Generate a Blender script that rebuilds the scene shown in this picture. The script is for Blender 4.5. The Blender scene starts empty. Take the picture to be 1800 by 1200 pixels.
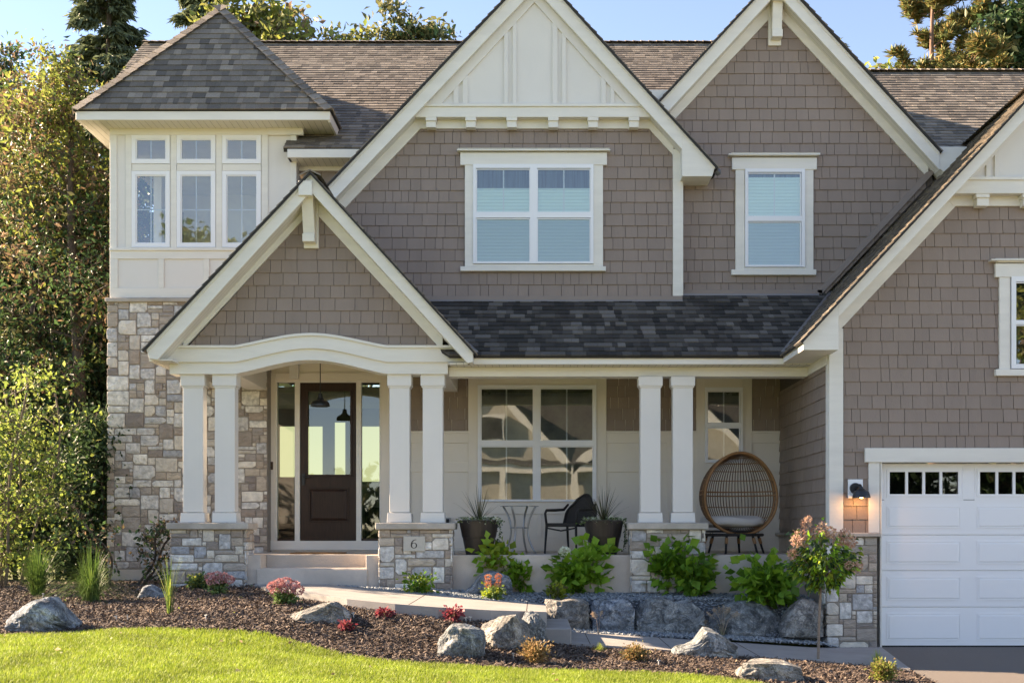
import bpy, bmesh, math, random
import numpy as np
from mathutils import Vector, Matrix
# ------------------------------------------------------------------ camera, sky, sun
S = bpy.context.scene
COL = S.collection
F = 2100.0; CX = 940.0; CY = 930.0; CZ = 1.57
cam_d = bpy.data.cameras.new('camera'); cam = bpy.data.objects.new('camera', cam_d); COL.objects.link(cam)
cam.location = (0, 0, CZ); cam.rotation_euler = (math.radians(90), 0, 0)
cam_d.sensor_width = 36; cam_d.lens = F/1800*36
cam_d.shift_x = -40/1800; cam_d.shift_y = 330/1800
cam_d.clip_start = .1; cam_d.clip_end = 3000
S.camera = cam
SUN = Vector((-1.8, .62, 1.0)).normalized()
EL = math.asin(SUN.z); AZ = math.atan2(SUN.x, SUN.y)
W = bpy.data.worlds.new('World'); S.world = W; W.use_nodes = True
wn = W.node_tree; wn.nodes.clear()
sky = wn.nodes.new('ShaderNodeTexSky'); sky.sky_type = 'NISHITA'; sky.sun_disc = False
sky.sun_elevation = EL; sky.sun_rotation = AZ; sky.air_density = 1.0; sky.dust_density = 0.0; sky.ozone_density = 3.0; sky.altitude = 2500
bg = wn.nodes.new('ShaderNodeBackground'); bg.inputs[1].default_value = 0.08
wo = wn.nodes.new('ShaderNodeOutputWorld')
wn.links.new(sky.outputs[0], bg.inputs[0]); wn.links.new(bg.outputs[0], wo.inputs[0])
sd = bpy.data.lights.new('sun', 'SUN'); sd.energy = 3.9; sd.angle = math.radians(.6); sd.color = (1.0, .91, .77)
so = bpy.data.objects.new('sun', sd); COL.objects.link(so)
so.rotation_euler = SUN.to_track_quat('Z', 'Y').to_euler()
S.view_settings.view_transform = 'Standard'; S.view_settings.look = 'None'
S.view_settings.exposure = 2.45; S.view_settings.gamma = 1.0
S.view_settings.use_white_balance = True; S.view_settings.white_balance_temperature = 8700; S.view_settings.white_balance_tint = 18
S.render.engine = 'CYCLES'
S.cycles.max_bounces = 8; S.cycles.diffuse_bounces = 4; S.cycles.transparent_max_bounces = 12

# ------------------------------------------------------------------ helpers
def X(px, Y): return (px-CX)/F*Y
def Z(py, Y): return CZ-(py-CY)/F*Y
def P(px, py, Y): return Vector((X(px, Y), Y, Z(py, Y)))
def PX(x, Y): return CX+x*F/Y

def link(name, me, parent=None):
    o = bpy.data.objects.new(name, me); COL.objects.link(o)
    if parent is not None:
        o.parent = parent
        o.matrix_parent_inverse = Matrix.Translation(parent_world(parent)).inverted()
    return o
WLOC = {}
def parent_world(p):
    v = Vector(p.location)
    if p.parent is not None: pass
    return WLOC.get(p.name, Vector((0, 0, 0)))
def thing(name, label, cat, loc=(0, 0, 0), group=None):
    o = bpy.data.objects.new(name, None); COL.objects.link(o); o.location = loc
    o.empty_display_size = .2
    WLOC[o.name] = Vector(loc)
    o['label'] = label; o['category'] = cat
    if group: o['group'] = group
    return o
def tag(o, label, cat, group=None):
    o['label'] = label; o['category'] = cat
    if group: o['group'] = group
    return o
def kind(o, k='structure', label=None, cat=None):
    o['kind'] = k
    if label: o['label'] = label
    if cat: o['category'] = cat
    return o
def dup(root, delta, rz=0, sc=1.0, label=None):
    r = root.copy(); COL.objects.link(r)
    r.location = Vector(root.location)+Vector(delta); r.rotation_euler = (0, 0, rz); r.scale = (sc, sc, sc)
    if label: r['label'] = label
    for ch in list(root.children):
        c = ch.copy(); COL.objects.link(c); c.parent = r
        for g in list(ch.children):
            d = g.copy(); COL.objects.link(d); d.parent = c
    return r

class MB:
    def __init__(s): s.v = []; s.f = []; s.m = []
    def add(s, vs, fs, mi=0):
        b = len(s.v); s.v += [tuple(p) for p in vs]
        for f in fs: s.f.append(tuple(b+i for i in f)); s.m.append(mi)
        return s
    def box(s, x0, x1, y0, y1, z0, z1, mi=0):
        vs = [(x, y, z) for z in (z0, z1) for y in (y0, y1) for x in (x0, x1)]
        return s.add(vs, [(0, 2, 3, 1), (4, 5, 7, 6), (0, 1, 5, 4), (2, 6, 7, 3), (0, 4, 6, 2), (1, 3, 7, 5)], mi)
    def obox(s, c, ax, ay, az, mi=0):   # oriented box, half axes
        c = Vector(c); ax = Vector(ax); ay = Vector(ay); az = Vector(az)
        vs = [c+ax*i+ay*j+az*k for k in (-1, 1) for j in (-1, 1) for i in (-1, 1)]
        return s.add(vs, [(0, 2, 3, 1), (4, 5, 7, 6), (0, 1, 5, 4), (2, 6, 7, 3), (0, 4, 6, 2), (1, 3, 7, 5)], mi)
    def ext(s, pts, d, mi=0):           # extrude 3-D polygon by vector d
        n = len(pts); a = [Vector(p) for p in pts]; d = Vector(d)
        return s.add(a+[p+d for p in a], [tuple(range(n)), tuple(range(2*n-1, n-1, -1))]+[(i, i+n, (i+1) % n+n, (i+1) % n) for i in range(n)], mi)
    def pr(s, poly, Y, d, mi=0):        # polygon in photo pixels standing in the plane Y, extruded back by d
        return s.ext([P(x, y, Y) for x, y in poly], (0, d, 0), mi)
    def rc(s, x0, y0, x1, y1, Y, d, mi=0): return s.box(X(x0, Y), X(x1, Y), Y, Y+d, Z(y1, Y), Z(y0, Y), mi)
    def tube(s, pts, r, n=6, mi=0, cap=True):
        pts = [Vector(p) for p in pts]; rs = r if hasattr(r, '__len__') else [r]*len(pts)
        base = len(s.v); up = None
        for i, p in enumerate(pts):
            t = (pts[min(i+1, len(pts)-1)]-pts[max(i-1, 0)])
            if t.length < 1e-9: t = Vector((0, 0, 1))
            t.normalize()
            if up is None:
                up = t.orthogonal().normalized()
            else:
                up = up-t*up.dot(t)
                up = up.normalized() if up.length > 1e-6 else t.orthogonal().normalized()
            b = t.cross(up)
            for k in range(n):
                a = 2*math.pi*k/n
                s.v.append(tuple(p+(up*math.cos(a)+b*math.sin(a))*rs[i]))
        for i in range(len(pts)-1):
            for k in range(n):
                a = base+i*n+k; b2 = base+i*n+(k+1) % n
                s.f.append((a, b2, b2+n, a+n)); s.m.append(mi)
        if cap:
            s.f.append(tuple(base+k for k in range(n))[::-1]); s.m.append(mi)
            s.f.append(tuple(base+(len(pts)-1)*n+k for k in range(n))); s.m.append(mi)
        return s
    def lathe(s, prof, c, n=24, mi=0):  # prof: (r,z)
        base = len(s.v); c = Vector(c)
        for r, z in prof:
            for k in range(n):
                a = 2*math.pi*k/n; s.v.append((c.x+r*math.cos(a), c.y+r*math.sin(a), c.z+z))
        for i in range(len(prof)-1):
            for k in range(n):
                a = base+i*n+k; b = base+i*n+(k+1) % n
                s.f.append((a, b, b+n, a+n)); s.m.append(mi)
        s.f.append(tuple(base+k for k in range(n))[::-1]); s.m.append(mi)
        s.f.append(tuple(base+(len(prof)-1)*n+k for k in range(n))); s.m.append(mi)
        return s
    def build(s, name, mats, parent=None, bevel=0, smooth=False, fix=True):
        me = bpy.data.meshes.new(name); me.from_pydata(s.v, [], s.f)
        if not isinstance(mats, (list, tuple)): mats = [mats]
        for m in mats: me.materials.append(m)
        if len(mats) > 1: me.polygons.foreach_set('material_index', s.m)
        if fix:
            bm = bmesh.new(); bm.from_mesh(me); bmesh.ops.recalc_face_normals(bm, faces=bm.faces); bm.to_mesh(me); bm.free()
        if smooth: me.polygons.foreach_set('use_smooth', [True]*len(me.polygons))
        o = link(name, me, parent)
        if bevel:
            b = o.modifiers.new('bevel', 'BEVEL'); b.width = bevel; b.segments = 1; b.limit_method = 'ANGLE'; b.angle_limit = .6
        return o

def fast_mesh(name, V, Fc, mats, midx=None, parent=None, smooth=False):
    V = np.asarray(V, dtype=np.float32); Fc = np.asarray(Fc, dtype=np.int32)
    me = bpy.data.meshes.new(name); n, k = Fc.shape
    me.vertices.add(len(V)); me.vertices.foreach_set('co', V.ravel())
    me.loops.add(n*k); me.loops.foreach_set('vertex_index', Fc.ravel())
    me.polygons.add(n); me.polygons.foreach_set('loop_start', np.arange(0, n*k, k, dtype=np.int32))
    if not isinstance(mats, (list, tuple)): mats = [mats]
    for m in mats: me.materials.append(m)
    if midx is not None: me.polygons.foreach_set('material_index', np.asarray(midx, dtype=np.int32))
    me.update(calc_edges=True); me.validate()
    if smooth: me.polygons.foreach_set('use_smooth', [True]*n)
    return link(name, me, parent)

# ------------------------------------------------------------------ materials
def nodes(name):
    m = bpy.data.materials.new(name); m.use_nodes = True; t = m.node_tree; t.nodes.clear()
    o = t.nodes.new('ShaderNodeOutputMaterial'); return m, t, o
def mat(name, col, rough=.6, var=0.0, vscale=3.0, bump=0.0, bscale=60.0, island=0.0, metal=0.0, spec=.5, stretch=(1, 1, 1), cols=None, trans=0.0, hue2=None, detail=4.0):
    """Principled with noise variation, per-island variation, bump and optional leaf translucency"""
    m, t, o = nodes(name); N = t.nodes.new; L = t.links.new
    p = N('ShaderNodeBsdfPrincipled'); p.inputs['Roughness'].default_value = rough; p.inputs['Metallic'].default_value = metal
    p.inputs['Specular IOR Level'].default_value = spec
    g = N('ShaderNodeNewGeometry'); mp = N('ShaderNodeMapping'); mp.inputs['Scale'].default_value = stretch
    L(g.outputs['Position'], mp.inputs['Vector'])
    src = None
    if cols:
        r = N('ShaderNodeValToRGB'); r.color_ramp.interpolation = 'LINEAR'
        el = r.color_ramp.elements
        while len(el) < len(cols): el.new(.5)
        for i, c in enumerate(cols):
            el[i].position = i/(len(cols)-1); el[i].color = (*c, 1)
        L(g.outputs['Random Per Island'], r.inputs[0]); src = r.outputs[0]
    else:
        c = N('ShaderNodeRGB'); c.outputs[0].default_value = (*col, 1); src = c.outputs[0]
    if var:
        n = N('ShaderNodeTexNoise'); n.inputs['Scale'].default_value = vscale; n.inputs['Detail'].default_value = detail; n.inputs['Roughness'].default_value = .6
        L(mp.outputs[0], n.inputs['Vector'])
        mr = N('ShaderNodeMapRange'); mr.inputs[1].default_value = .3; mr.inputs[2].default_value = .7
        mr.inputs[3].default_value = 1-var; mr.inputs[4].default_value = 1+var
        L(n.outputs[0], mr.inputs[0])
        h = N('ShaderNodeHueSaturation'); L(src, h.inputs['Color']); L(mr.outputs[0], h.inputs['Value']); src = h.outputs[0]
        if hue2:
            mx = N('ShaderNodeMix'); mx.data_type = 'RGBA'; mx.inputs['B'].default_value = (*hue2, 1)
            n2 = N('ShaderNodeTexNoise'); n2.inputs['Scale'].default_value = vscale*.37; n2.inputs['Detail'].default_value = 3
            L(mp.outputs[0], n2.inputs['Vector'])
            m2 = N('ShaderNodeMapRange'); m2.inputs[1].default_value = .45; m2.inputs[2].default_value = .65; L(n2.outputs[0], m2.inputs[0])
            L(m2.outputs[0], mx.inputs['Factor']); L(src, mx.inputs['A']); src = mx.outputs['Result']
    if island and not cols or (island and cols):
        mr = N('ShaderNodeMapRange'); mr.inputs[3].default_value = 1-island; mr.inputs[4].default_value = 1+island
        ml = N('ShaderNodeMath'); ml.operation = 'MULTIPLY'; ml.inputs[1].default_value = 7.31
        fr = N('ShaderNodeMath'); fr.operation = 'FRACT'
        L(g.outputs['Random Per Island'], ml.inputs[0]); L(ml.outputs[0], fr.inputs[0]); L(fr.outputs[0], mr.inputs[0])
        h = N('ShaderNodeHueSaturation'); L(src, h.inputs['Color']); L(mr.outputs[0], h.inputs['Value']); src = h.outputs[0]
    L(src, p.inputs['Base Color'])
    if bump:
        n = N('ShaderNodeTexNoise'); n.inputs['Scale'].default_value = bscale; n.inputs['Detail'].default_value = 5
        L(mp.outputs[0], n.inputs['Vector'])
        b = N('ShaderNodeBump'); b.inputs['Strength'].default_value = min(1, bump); b.inputs['Distance'].default_value = .01*max(1, bump)
        L(n.outputs[0], b.inputs['Height']); L(b.outputs[0], p.inputs['Normal'])
    if trans:
        tr = N('ShaderNodeBsdfTranslucent'); mx = N('ShaderNodeMixShader'); mx.inputs[0].default_value = trans
        hs = N('ShaderNodeHueSaturation'); hs.inputs['Saturation'].default_value = 1.0; hs.inputs['Value'].default_value = 1.25
        L(src, hs.inputs['Color']); L(hs.outputs[0], tr.inputs[0])
        L(p.outputs[0], mx.inputs[1]); L(tr.outputs[0], mx.inputs[2]); L(mx.outputs[0], o.inputs[0])
    else: L(p.outputs[0], o.inputs[0])
    return m

def glass_mat(name, tint=(.75, .8, .78), refl=.25, wav=.15, wscale=1.3):
    m, t, o = nodes(name); N = t.nodes.new; L = t.links.new
    tr = N('ShaderNodeBsdfTransparent'); tr.inputs[0].default_value = (*tint, 1)
    gl = N('ShaderNodeBsdfGlossy'); gl.inputs['Roughness'].default_value = .015; gl.inputs[0].default_value = (.95, .97, .98, 1)
    lw = N('ShaderNodeFresnel'); lw.inputs[0].default_value = 1.5
    ad = N('ShaderNodeMath'); ad.operation = 'ADD'; ad.use_clamp = True; ad.inputs[1].default_value = refl
    mx = N('ShaderNodeMixShader')
    g = N('ShaderNodeNewGeometry'); n = N('ShaderNodeTexNoise'); n.inputs['Scale'].default_value = wscale; n.inputs['Detail'].default_value = 1.0
    b = N('ShaderNodeBump'); b.inputs['Strength'].default_value = wav; b.inputs['Distance'].default_value = .05
    L(g.outputs['Position'], n.inputs['Vector']); L(n.outputs[0], b.inputs['Height']); L(b.outputs[0], gl.inputs['Normal'])
    L(lw.outputs[0], ad.inputs[0]); L(ad.outputs[0], mx.inputs[0]); L(tr.outputs[0], mx.inputs[1]); L(gl.outputs[0], mx.inputs[2]); L(mx.outputs[0], o.inputs[0])
    return m

def lined_mat(name, col, axis, period, dark=.45, width=.08, rough=.6):
    """painted surface with fine regular grooves (soffit panels, blinds, boards)"""
    m, t, o = nodes(name); N = t.nodes.new; L = t.links.new
    p = N('ShaderNodeBsdfPrincipled'); p.inputs['Roughness'].default_value = rough
    g = N('ShaderNodeNewGeometry'); s = N('ShaderNodeSeparateXYZ'); L(g.outputs['Position'], s.inputs[0])
    a = N('ShaderNodeMath'); a.operation = 'DIVIDE'; a.inputs[1].default_value = period; L(s.outputs[axis], a.inputs[0])
    f = N('ShaderNodeMath'); f.operation = 'FRACT'; L(a.outputs[0], f.inputs[0])
    c = N('ShaderNodeMath'); c.operation = 'LESS_THAN'; c.inputs[1].default_value = width; L(f.outputs[0], c.inputs[0])
    mx = N('ShaderNodeMix'); mx.data_type = 'RGBA'; mx.inputs['A'].default_value = (*col, 1); mx.inputs['B'].default_value = (*[x*dark for x in col], 1)
    L(c.outputs[0], mx.inputs['Factor']); L(mx.outputs['Result'], p.inputs['Base Color'])
    bp = N('ShaderNodeBump'); bp.inputs['Distance'].default_value = .01; bp.invert = True; L(c.outputs[0], bp.inputs['Height']); L(bp.outputs[0], p.inputs['Normal'])
    L(p.outputs[0], o.inputs[0]); return m

def emis(name, col, st):
    m, t, o = nodes(name); e = t.nodes.new('ShaderNodeEmission'); e.inputs[0].default_value = (*col, 1); e.inputs[1].default_value = st
    t.links.new(e.outputs[0], o.inputs[0]); return m

TRIM = mat('trim_paint', (.76, .73, .665), .5, var=.05, vscale=1.5, bump=.12, bscale=25, stretch=(1, 1, 6))
TRIM2 = mat('panel_paint', (.73, .70, .655), .55, var=.03, vscale=1.2, bump=.1, bscale=30)
TAUPE = mat('taupe_board', (.27, .215, .185), .6, var=.05, vscale=2)
SHAKE = mat('shake_paint', (.272, .208, .172), .62, var=.05, vscale=1.6, bump=.3, bscale=30, island=.055, stretch=(4, 4, .5))
SHAKEB = mat('shake_gap', (.10, .078, .066), .8)
VINYL = mat('window_vinyl', (.82, .83, .85), .35)
SOF = lined_mat('soffit_paint', (.72, .69, .62), 0, .1, dark=.4, width=.05)
SOFY = lined_mat('soffit_paint_side', (.72, .69, .62), 1, .1, dark=.4, width=.05)
ROOFC = [(0.147, 0.126, 0.106), (0.260, 0.219, 0.181), (0.124, 0.109, 0.095), (0.307, 0.261, 0.213), (0.185, 0.158, 0.130), (0.101, 0.089, 0.078), (0.222, 0.186, 0.153)]
ROOF = mat('roof_shingle', (.1, .1, .1), .85, var=.16, vscale=50, bump=.5, bscale=160, cols=ROOFC, spec=.3)
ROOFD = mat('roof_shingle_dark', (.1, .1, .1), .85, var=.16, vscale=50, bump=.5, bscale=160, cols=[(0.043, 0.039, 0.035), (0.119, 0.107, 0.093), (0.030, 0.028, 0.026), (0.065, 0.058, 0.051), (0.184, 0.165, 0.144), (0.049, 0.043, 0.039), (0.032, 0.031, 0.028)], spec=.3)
ROOFE = mat('roof_edge', (.03, .028, .026), .8)
FLASH = mat('metal_flashing', (.22, .21, .22), .45, metal=.6)
CONC = mat('concrete', (.52, .47, .41), .85, var=.10, vscale=2.5, bump=.4, bscale=90, detail=8)
CONCD = mat('concrete_face', (.56, .48, .41), .85, var=.2, vscale=2.2, bump=.4, bscale=80, detail=8, hue2=(.46, .39, .33))
CAP = mat('cast_stone_cap', (.46, .415, .36), .8, var=.14, vscale=6, bump=.9, bscale=22, hue2=(.36, .32, .27))
MORT = mat('mortar', (.30, .265, .23), .95, var=.1, vscale=8, bump=.6, bscale=80)
ST_G = mat('stone_grey', (.4, .4, .4), .85, var=.38, vscale=14, bump=1.6, bscale=24, cols=[(0.440, 0.429, 0.429), (0.660, 0.632, 0.583), (0.352, 0.358, 0.374), (0.770, 0.732, 0.660), (0.528, 0.512, 0.484)], detail=12)
ST_C = mat('stone_cream', (.4, .4, .4), .85, var=.22, vscale=10, bump=1.2, bscale=26, cols=[(0.690, 0.624, 0.526), (0.543, 0.491, 0.423), (0.752, 0.694, 0.606), (0.606, 0.533, 0.435)], detail=10)
ST_B = mat('stone_brown', (.4, .4, .4), .85, var=.2, vscale=9, bump=1.0, bscale=30, cols=[(0.352, 0.281, 0.229), (0.459, 0.380, 0.304), (0.267, 0.226, 0.201), (0.523, 0.440, 0.349), (0.352, 0.314, 0.286)], detail=8, stretch=(1, 1, 2.5))
BLACKM = mat('dark_metal', (.035, .038, .042), .4, metal=.5)
DARK = mat('dark_interior', (.02, .02, .02), .8)
DIM = mat('dim_room', (.20, .20, .155), .8, var=.5, vscale=2.2)
DOORW = mat('stained_wood', (.036, .017, .011), .4, spec=.3, var=.35, vscale=9, stretch=(6, 6, .5), bump=.15, bscale=40)
GLASS = glass_mat('window_glass', tint=(.86, .95, .94), refl=.13, wav=.02)
GLASST = glass_mat('tower_glass', tint=(.88, .94, .92), refl=.17, wav=.02)
GLASSP = glass_mat('porch_window_glass', refl=.16, wav=.035, wscale=1.6)
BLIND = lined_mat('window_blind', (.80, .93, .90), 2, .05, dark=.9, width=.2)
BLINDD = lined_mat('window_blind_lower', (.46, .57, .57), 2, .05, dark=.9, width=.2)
CURT = mat('curtain', (.10, .14, .16), .8, var=.4, vscale=4, stretch=(8, 1, .4))
WHITE = mat('white_paint', (.88, .89, .90), .4)

def rockmat(name, dark, mid, light, sc=5.0):
    m, t, o = nodes(name); N = t.nodes.new; L = t.links.new
    p = N('ShaderNodeBsdfPrincipled'); p.inputs['Roughness'].default_value = .85; p.inputs['Specular IOR Level'].default_value = .3
    g = N('ShaderNodeNewGeometry'); n1 = N('ShaderNodeTexNoise'); n1.inputs['Scale'].default_value = sc; n1.inputs['Detail'].default_value = 12; n1.inputs['Roughness'].default_value = .72; n1.inputs['Distortion'].default_value = .6
    L(g.outputs['Position'], n1.inputs['Vector']); r = N('ShaderNodeValToRGB'); e = r.color_ramp.elements
    e[0].position = .36; e[0].color = (*dark, 1); e[1].position = .66; e[1].color = (*light, 1); q = e.new(.50); q.color = (*mid, 1)
    L(n1.outputs[0], r.inputs[0])
    n2 = N('ShaderNodeTexNoise'); n2.inputs['Scale'].default_value = 95; n2.inputs['Detail'].default_value = 4; L(g.outputs['Position'], n2.inputs['Vector'])
    mr = N('ShaderNodeMapRange'); mr.inputs[1].default_value = .3; mr.inputs[2].default_value = .7; mr.inputs[3].default_value = .55; mr.inputs[4].default_value = 1.4; L(n2.outputs[0], mr.inputs[0])
    h = N('ShaderNodeHueSaturation'); L(r.outputs[0], h.inputs['Color']); L(mr.outputs[0], h.inputs['Value']); L(h.outputs[0], p.inputs['Base Color'])
    v = N('ShaderNodeTexVoronoi'); v.feature = 'DISTANCE_TO_EDGE'; v.inputs['Scale'].default_value = 3.2; n3 = N('ShaderNodeVectorMath'); n3.operation = 'ADD'
    L(g.outputs['Position'], n3.inputs[0]); L(n1.outputs['Color'], n3.inputs[1]); L(n3.outputs[0], v.inputs['Vector'])
    m2 = N('ShaderNodeMapRange'); m2.inputs[2].default_value = .035; L(v.outputs['Distance'], m2.inputs[0])
    ad = N('ShaderNodeMath'); ad.operation = 'MULTIPLY_ADD'; ad.inputs[1].default_value = .35; L(m2.outputs[0], ad.inputs[0]); L(n1.outputs[0], ad.inputs[2])
    a2 = N('ShaderNodeMath'); a2.operation = 'MULTIPLY_ADD'; a2.inputs[1].default_value = .12; L(n2.outputs[0], a2.inputs[0]); L(ad.outputs[0], a2.inputs[2])
    b = N('ShaderNodeBump'); b.inputs['Strength'].default_value = .9; b.inputs['Distance'].default_value = .05; L(a2.outputs[0], b.inputs['Height']); L(b.outputs[0], p.inputs['Normal'])
    L(p.outputs[0], o.inputs[0]); return m
# ------------------------------------------------------------------ cladding generators
def clip_poly(sub, clipp):
    """Sutherland-Hodgman, convex clip polygon, 2-D"""
    area = sum(clipp[i][0]*clipp[(i+1) % len(clipp)][1]-clipp[(i+1) % len(clipp)][0]*clipp[i][1] for i in range(len(clipp)))
    cp = clipp if area > 0 else clipp[::-1]
    out = sub
    for i in range(len(cp)):
        a = cp[i]; b = cp[(i+1) % len(cp)]; inp = out; out = []
        if not inp: break
        ex, ey = b[0]-a[0], b[1]-a[1]
        def sd(p): return ex*(p[1]-a[1])-ey*(p[0]-a[0])
        for j in range(len(inp)):
            p = inp[j]; q = inp[(j+1) % len(inp)]; dp, dq = sd(p), sd(q)
            if dp >= 0: out.append(p)
            if dp*dq < 0:
                t = dp/(dp-dq); out.append((p[0]+(q[0]-p[0])*t, p[1]+(q[1]-p[1])*t))
    return out
def clad(mb, pts, nrm, exposure, ws, thick=.014, top=.002, gap=.0065, seed=0, v0=None, holes=(), butt=0.0):
    """lapped courses (shakes, roof shingles) over a convex world polygon; each piece is a wedge"""
    rng = random.Random(seed); nrm = Vector(nrm).normalized()
    U = Vector((0, 0, 1)).cross(nrm).normalized(); V = nrm.cross(U)
    o = Vector(pts[0]); uv = [((Vector(p)-o).dot(U), (Vector(p)-o).dot(V)) for p in pts]
    u0 = min(p[0] for p in uv); u1 = max(p[0] for p in uv); va = min(p[1] for p in uv); vb = max(p[1] for p in uv)
    if v0 is not None: va = va-((va-v0) % exposure)
    v = va
    while v < vb:
        u = u0-rng.random()*ws[-1]
        while u < u1:
            w = rng.choice(ws)*(1+rng.uniform(-.06, .06)); dz = rng.uniform(-butt, butt)
            r = clip_poly([(u+gap/2, v+dz), (u+w-gap/2, v+dz), (u+w-gap/2, v+exposure+.003), (u+gap/2, v+exposure+.003)], uv)
            cu, cv = u+w/2, v+exposure/2
            skip = any(h[0] < cu < h[1] and h[2] < cv < h[3] for h in holes)
            u += w
            if len(r) < 3 or skip: continue
            tt = thick*(1+rng.uniform(-.15, .15))
            fr = [o+U*a+V*b+nrm*(top+(tt-top)*max(0, 1-(b-v)/exposure)) for a, b in r]
            bk = [o+U*a+V*b for a, b in r]; n = len(r)
            mb.add(fr+bk, [tuple(range(n))]+[(i, i+n, (i+1) % n+n, (i+1) % n) for i in range(n)])
        v += exposure
SW = [.12, .16, .19, .22, .28]
def shakes(name, pxpoly, Y, parent, seed, zref=0.0, **k):
    mb = MB(); clad(mb, [P(x, y, Y) for x, y in pxpoly], (0, -1, 0), .178, SW, thick=.018, seed=seed, **k)
    return mb.build(name, SHAKE, parent, fix=False)
def roofpoly(mb, pts, nrm, seed, exposure=.135, ws=(.08, .11, .15, .21), thick=.018):
    clad(mb, pts, nrm, exposure, list(ws), thick=thick, top=.003, gap=.003, seed=seed, butt=.003)

def stone_rect(mb, o, U, V, nrm, w, h, seed, unit=.058, skip=(), chips=1.0):
    """random fieldstone / ashlar packing on a rectangle, every stone a bevelled irregular block"""
    rng = random.Random(seed); o = Vector(o); U = Vector(U); V = Vector(V); nrm = Vector(nrm)
    nx = max(1, round(w/unit)); ny = max(1, round(h/unit)); ux = w/nx; uy = h/ny
    occ = [[False]*nx for _ in range(ny)]
    for (a, b, c, d) in skip:
        for j in range(ny):
            for i in range(nx):
                if a < (i+.5)*ux < b and c < (j+.5)*uy < d: occ[j][i] = True
    sizes = [(5, 4), (4, 4), (6, 4), (5, 3), (4, 3), (3, 3), (6, 3), (3, 4)]
    small = [(4, 2), (5, 2), (6, 2), (3, 2), (2, 2), (7, 2), (4, 1), (5, 1), (2, 1), (3, 1), (1, 1), (1, 2), (2, 3)]
    def fits(i, j, a, b):
        if i+a > nx or j+b > ny: return False
        return all(not occ[j+q][i+p] for q in range(b) for p in range(a))
    for j in range(ny):
        for i in range(nx):
            if occ[j][i]: continue
            L = []
            if rng.random() < .43: s = sizes[:]; rng.shuffle(s); L += s
            s = small[:8]; rng.shuffle(s); L += s+small[8:]
            for a, b in L:
                if fits(i, j, a, b): break
            for q in range(b):
                for p in range(a): occ[j+q][i+p] = True
            big = a*b >= 9; g = .0032
            x0, x1, y0, y1 = i*ux+g, (i+a)*ux-g, j*uy+g, (j+b)*uy-g
            jt = .011 if big else .004
            r = lambda: rng.uniform(0, jt)
            cs = [(x0+r(), y0+r()), (x1-r(), y0+r()), (x1-r(), y1-r()), (x0+r(), y1-r())]
            poly = []
            for c in range(4):
                p = cs[c]; pv = cs[c-1]; nx_ = cs[(c+1) % 4]
                cut = rng.uniform(.003, .008) if not big else (rng.uniform(.006, .014) if rng.random() < .75 else rng.uniform(.02, .06))
                def mv(q, cut=cut, p=p):
                    L_ = math.hypot(q[0]-p[0], q[1]-p[1]) or 1; k = min(cut/L_, .35); return (p[0]+(q[0]-p[0])*k, p[1]+(q[1]-p[1])*k)
                poly += [mv(pv), mv(nx_)]
            m = []
            for c in range(len(poly)):   # slight irregular mid points
                p = poly[c]; q = poly[(c+1) % len(poly)]; m.append(p)
                if math.hypot(p[0]-q[0], p[1]-q[1]) > .09: m.append(((p[0]+q[0])/2+rng.uniform(-.005, .005), (p[1]+q[1])/2+rng.uniform(-.005, .005)))
            poly = m; n = len(poly); cxx = sum(p[0] for p in poly)/n; cyy = sum(p[1] for p in poly)/n
            d = rng.uniform(.014, .024) if big else rng.uniform(.010, .02)
            def ring(sc, dd, jit): return [o+U*(cxx+(p[0]-cxx)*sc[0])+V*(cyy+(p[1]-cyy)*sc[1])+nrm*(dd+rng.uniform(-jit, jit)) for p in poly]
            e = .006; sx = 1-2*e/max(.03, (x1-x0)); sy = 1-2*e/max(.03, (y1-y0))
            vs = ring((1, 1), 0, 0)+ring((1, 1), d*.62, .002)+ring((sx, sy), d, .004)+ring((sx*.5, sy*.5), d+.004, .005)
            vs.append(o+U*cxx+V*cyy+nrm*(d+.004))
            fs = [(k*n+q, k*n+(q+1) % n, (k+1)*n+(q+1) % n, (k+1)*n+q) for k in range(3) for q in range(n)]
            fs += [(3*n+q, 3*n+(q+1) % n, 4*n) for q in range(n)]
            if big: mi = 0 if rng.random() < .62 else (1 if rng.random() < .75 else 2)
            else: mi = 2 if rng.random() < .74 else (1 if rng.random() < .6 else 0)
            mb.add(vs, fs, mi)

def wall_holes(mb, x0, x1, z0, z1, Y, d, holes, mi=0):
    """solid wall slab in plane Y..Y+d with rectangular openings (world coords)"""
    xs = sorted({x0, x1, *[h[0] for h in holes], *[h[1] for h in holes]}); zs = sorted({z0, z1, *[h[2] for h in holes], *[h[3] for h in holes]})
    def inside(x, z): return any(h[0] < x < h[1] and h[2] < z < h[3] for h in holes)
    for i in range(len(xs)-1):
        for j in range(len(zs)-1):
            cx, cz = (xs[i]+xs[i+1])/2, (zs[j]+zs[j+1])/2
            if inside(cx, cz): continue
            a, b, c, e = xs[i], xs[i+1], zs[j], zs[j+1]
            mb.add([(a, Y, c), (b, Y, c), (b, Y, e), (a, Y, e)], [(0, 1, 2, 3)], mi)
            mb.add([(a, Y+d, c), (b, Y+d, c), (b, Y+d, e), (a, Y+d, e)], [(3, 2, 1, 0)], mi)
    for h in holes+[(x0, x1, z0, z1)]:
        a, b, c, e = h
        mb.add([(a, Y, c), (a, Y+d, c), (a, Y+d, e), (a, Y, e)], [(0, 1, 2, 3)], mi); mb.add([(b, Y, c), (b, Y+d, c), (b, Y+d, e), (b, Y, e)], [(3, 2, 1, 0)], mi)
        mb.add([(a, Y, c), (b, Y, c), (b, Y+d, c), (a, Y+d, c)], [(0, 1, 2, 3)], mi); mb.add([(a, Y, e), (b, Y, e), (b, Y+d, e), (a, Y+d, e)], [(3, 2, 1, 0)], mi)

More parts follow.
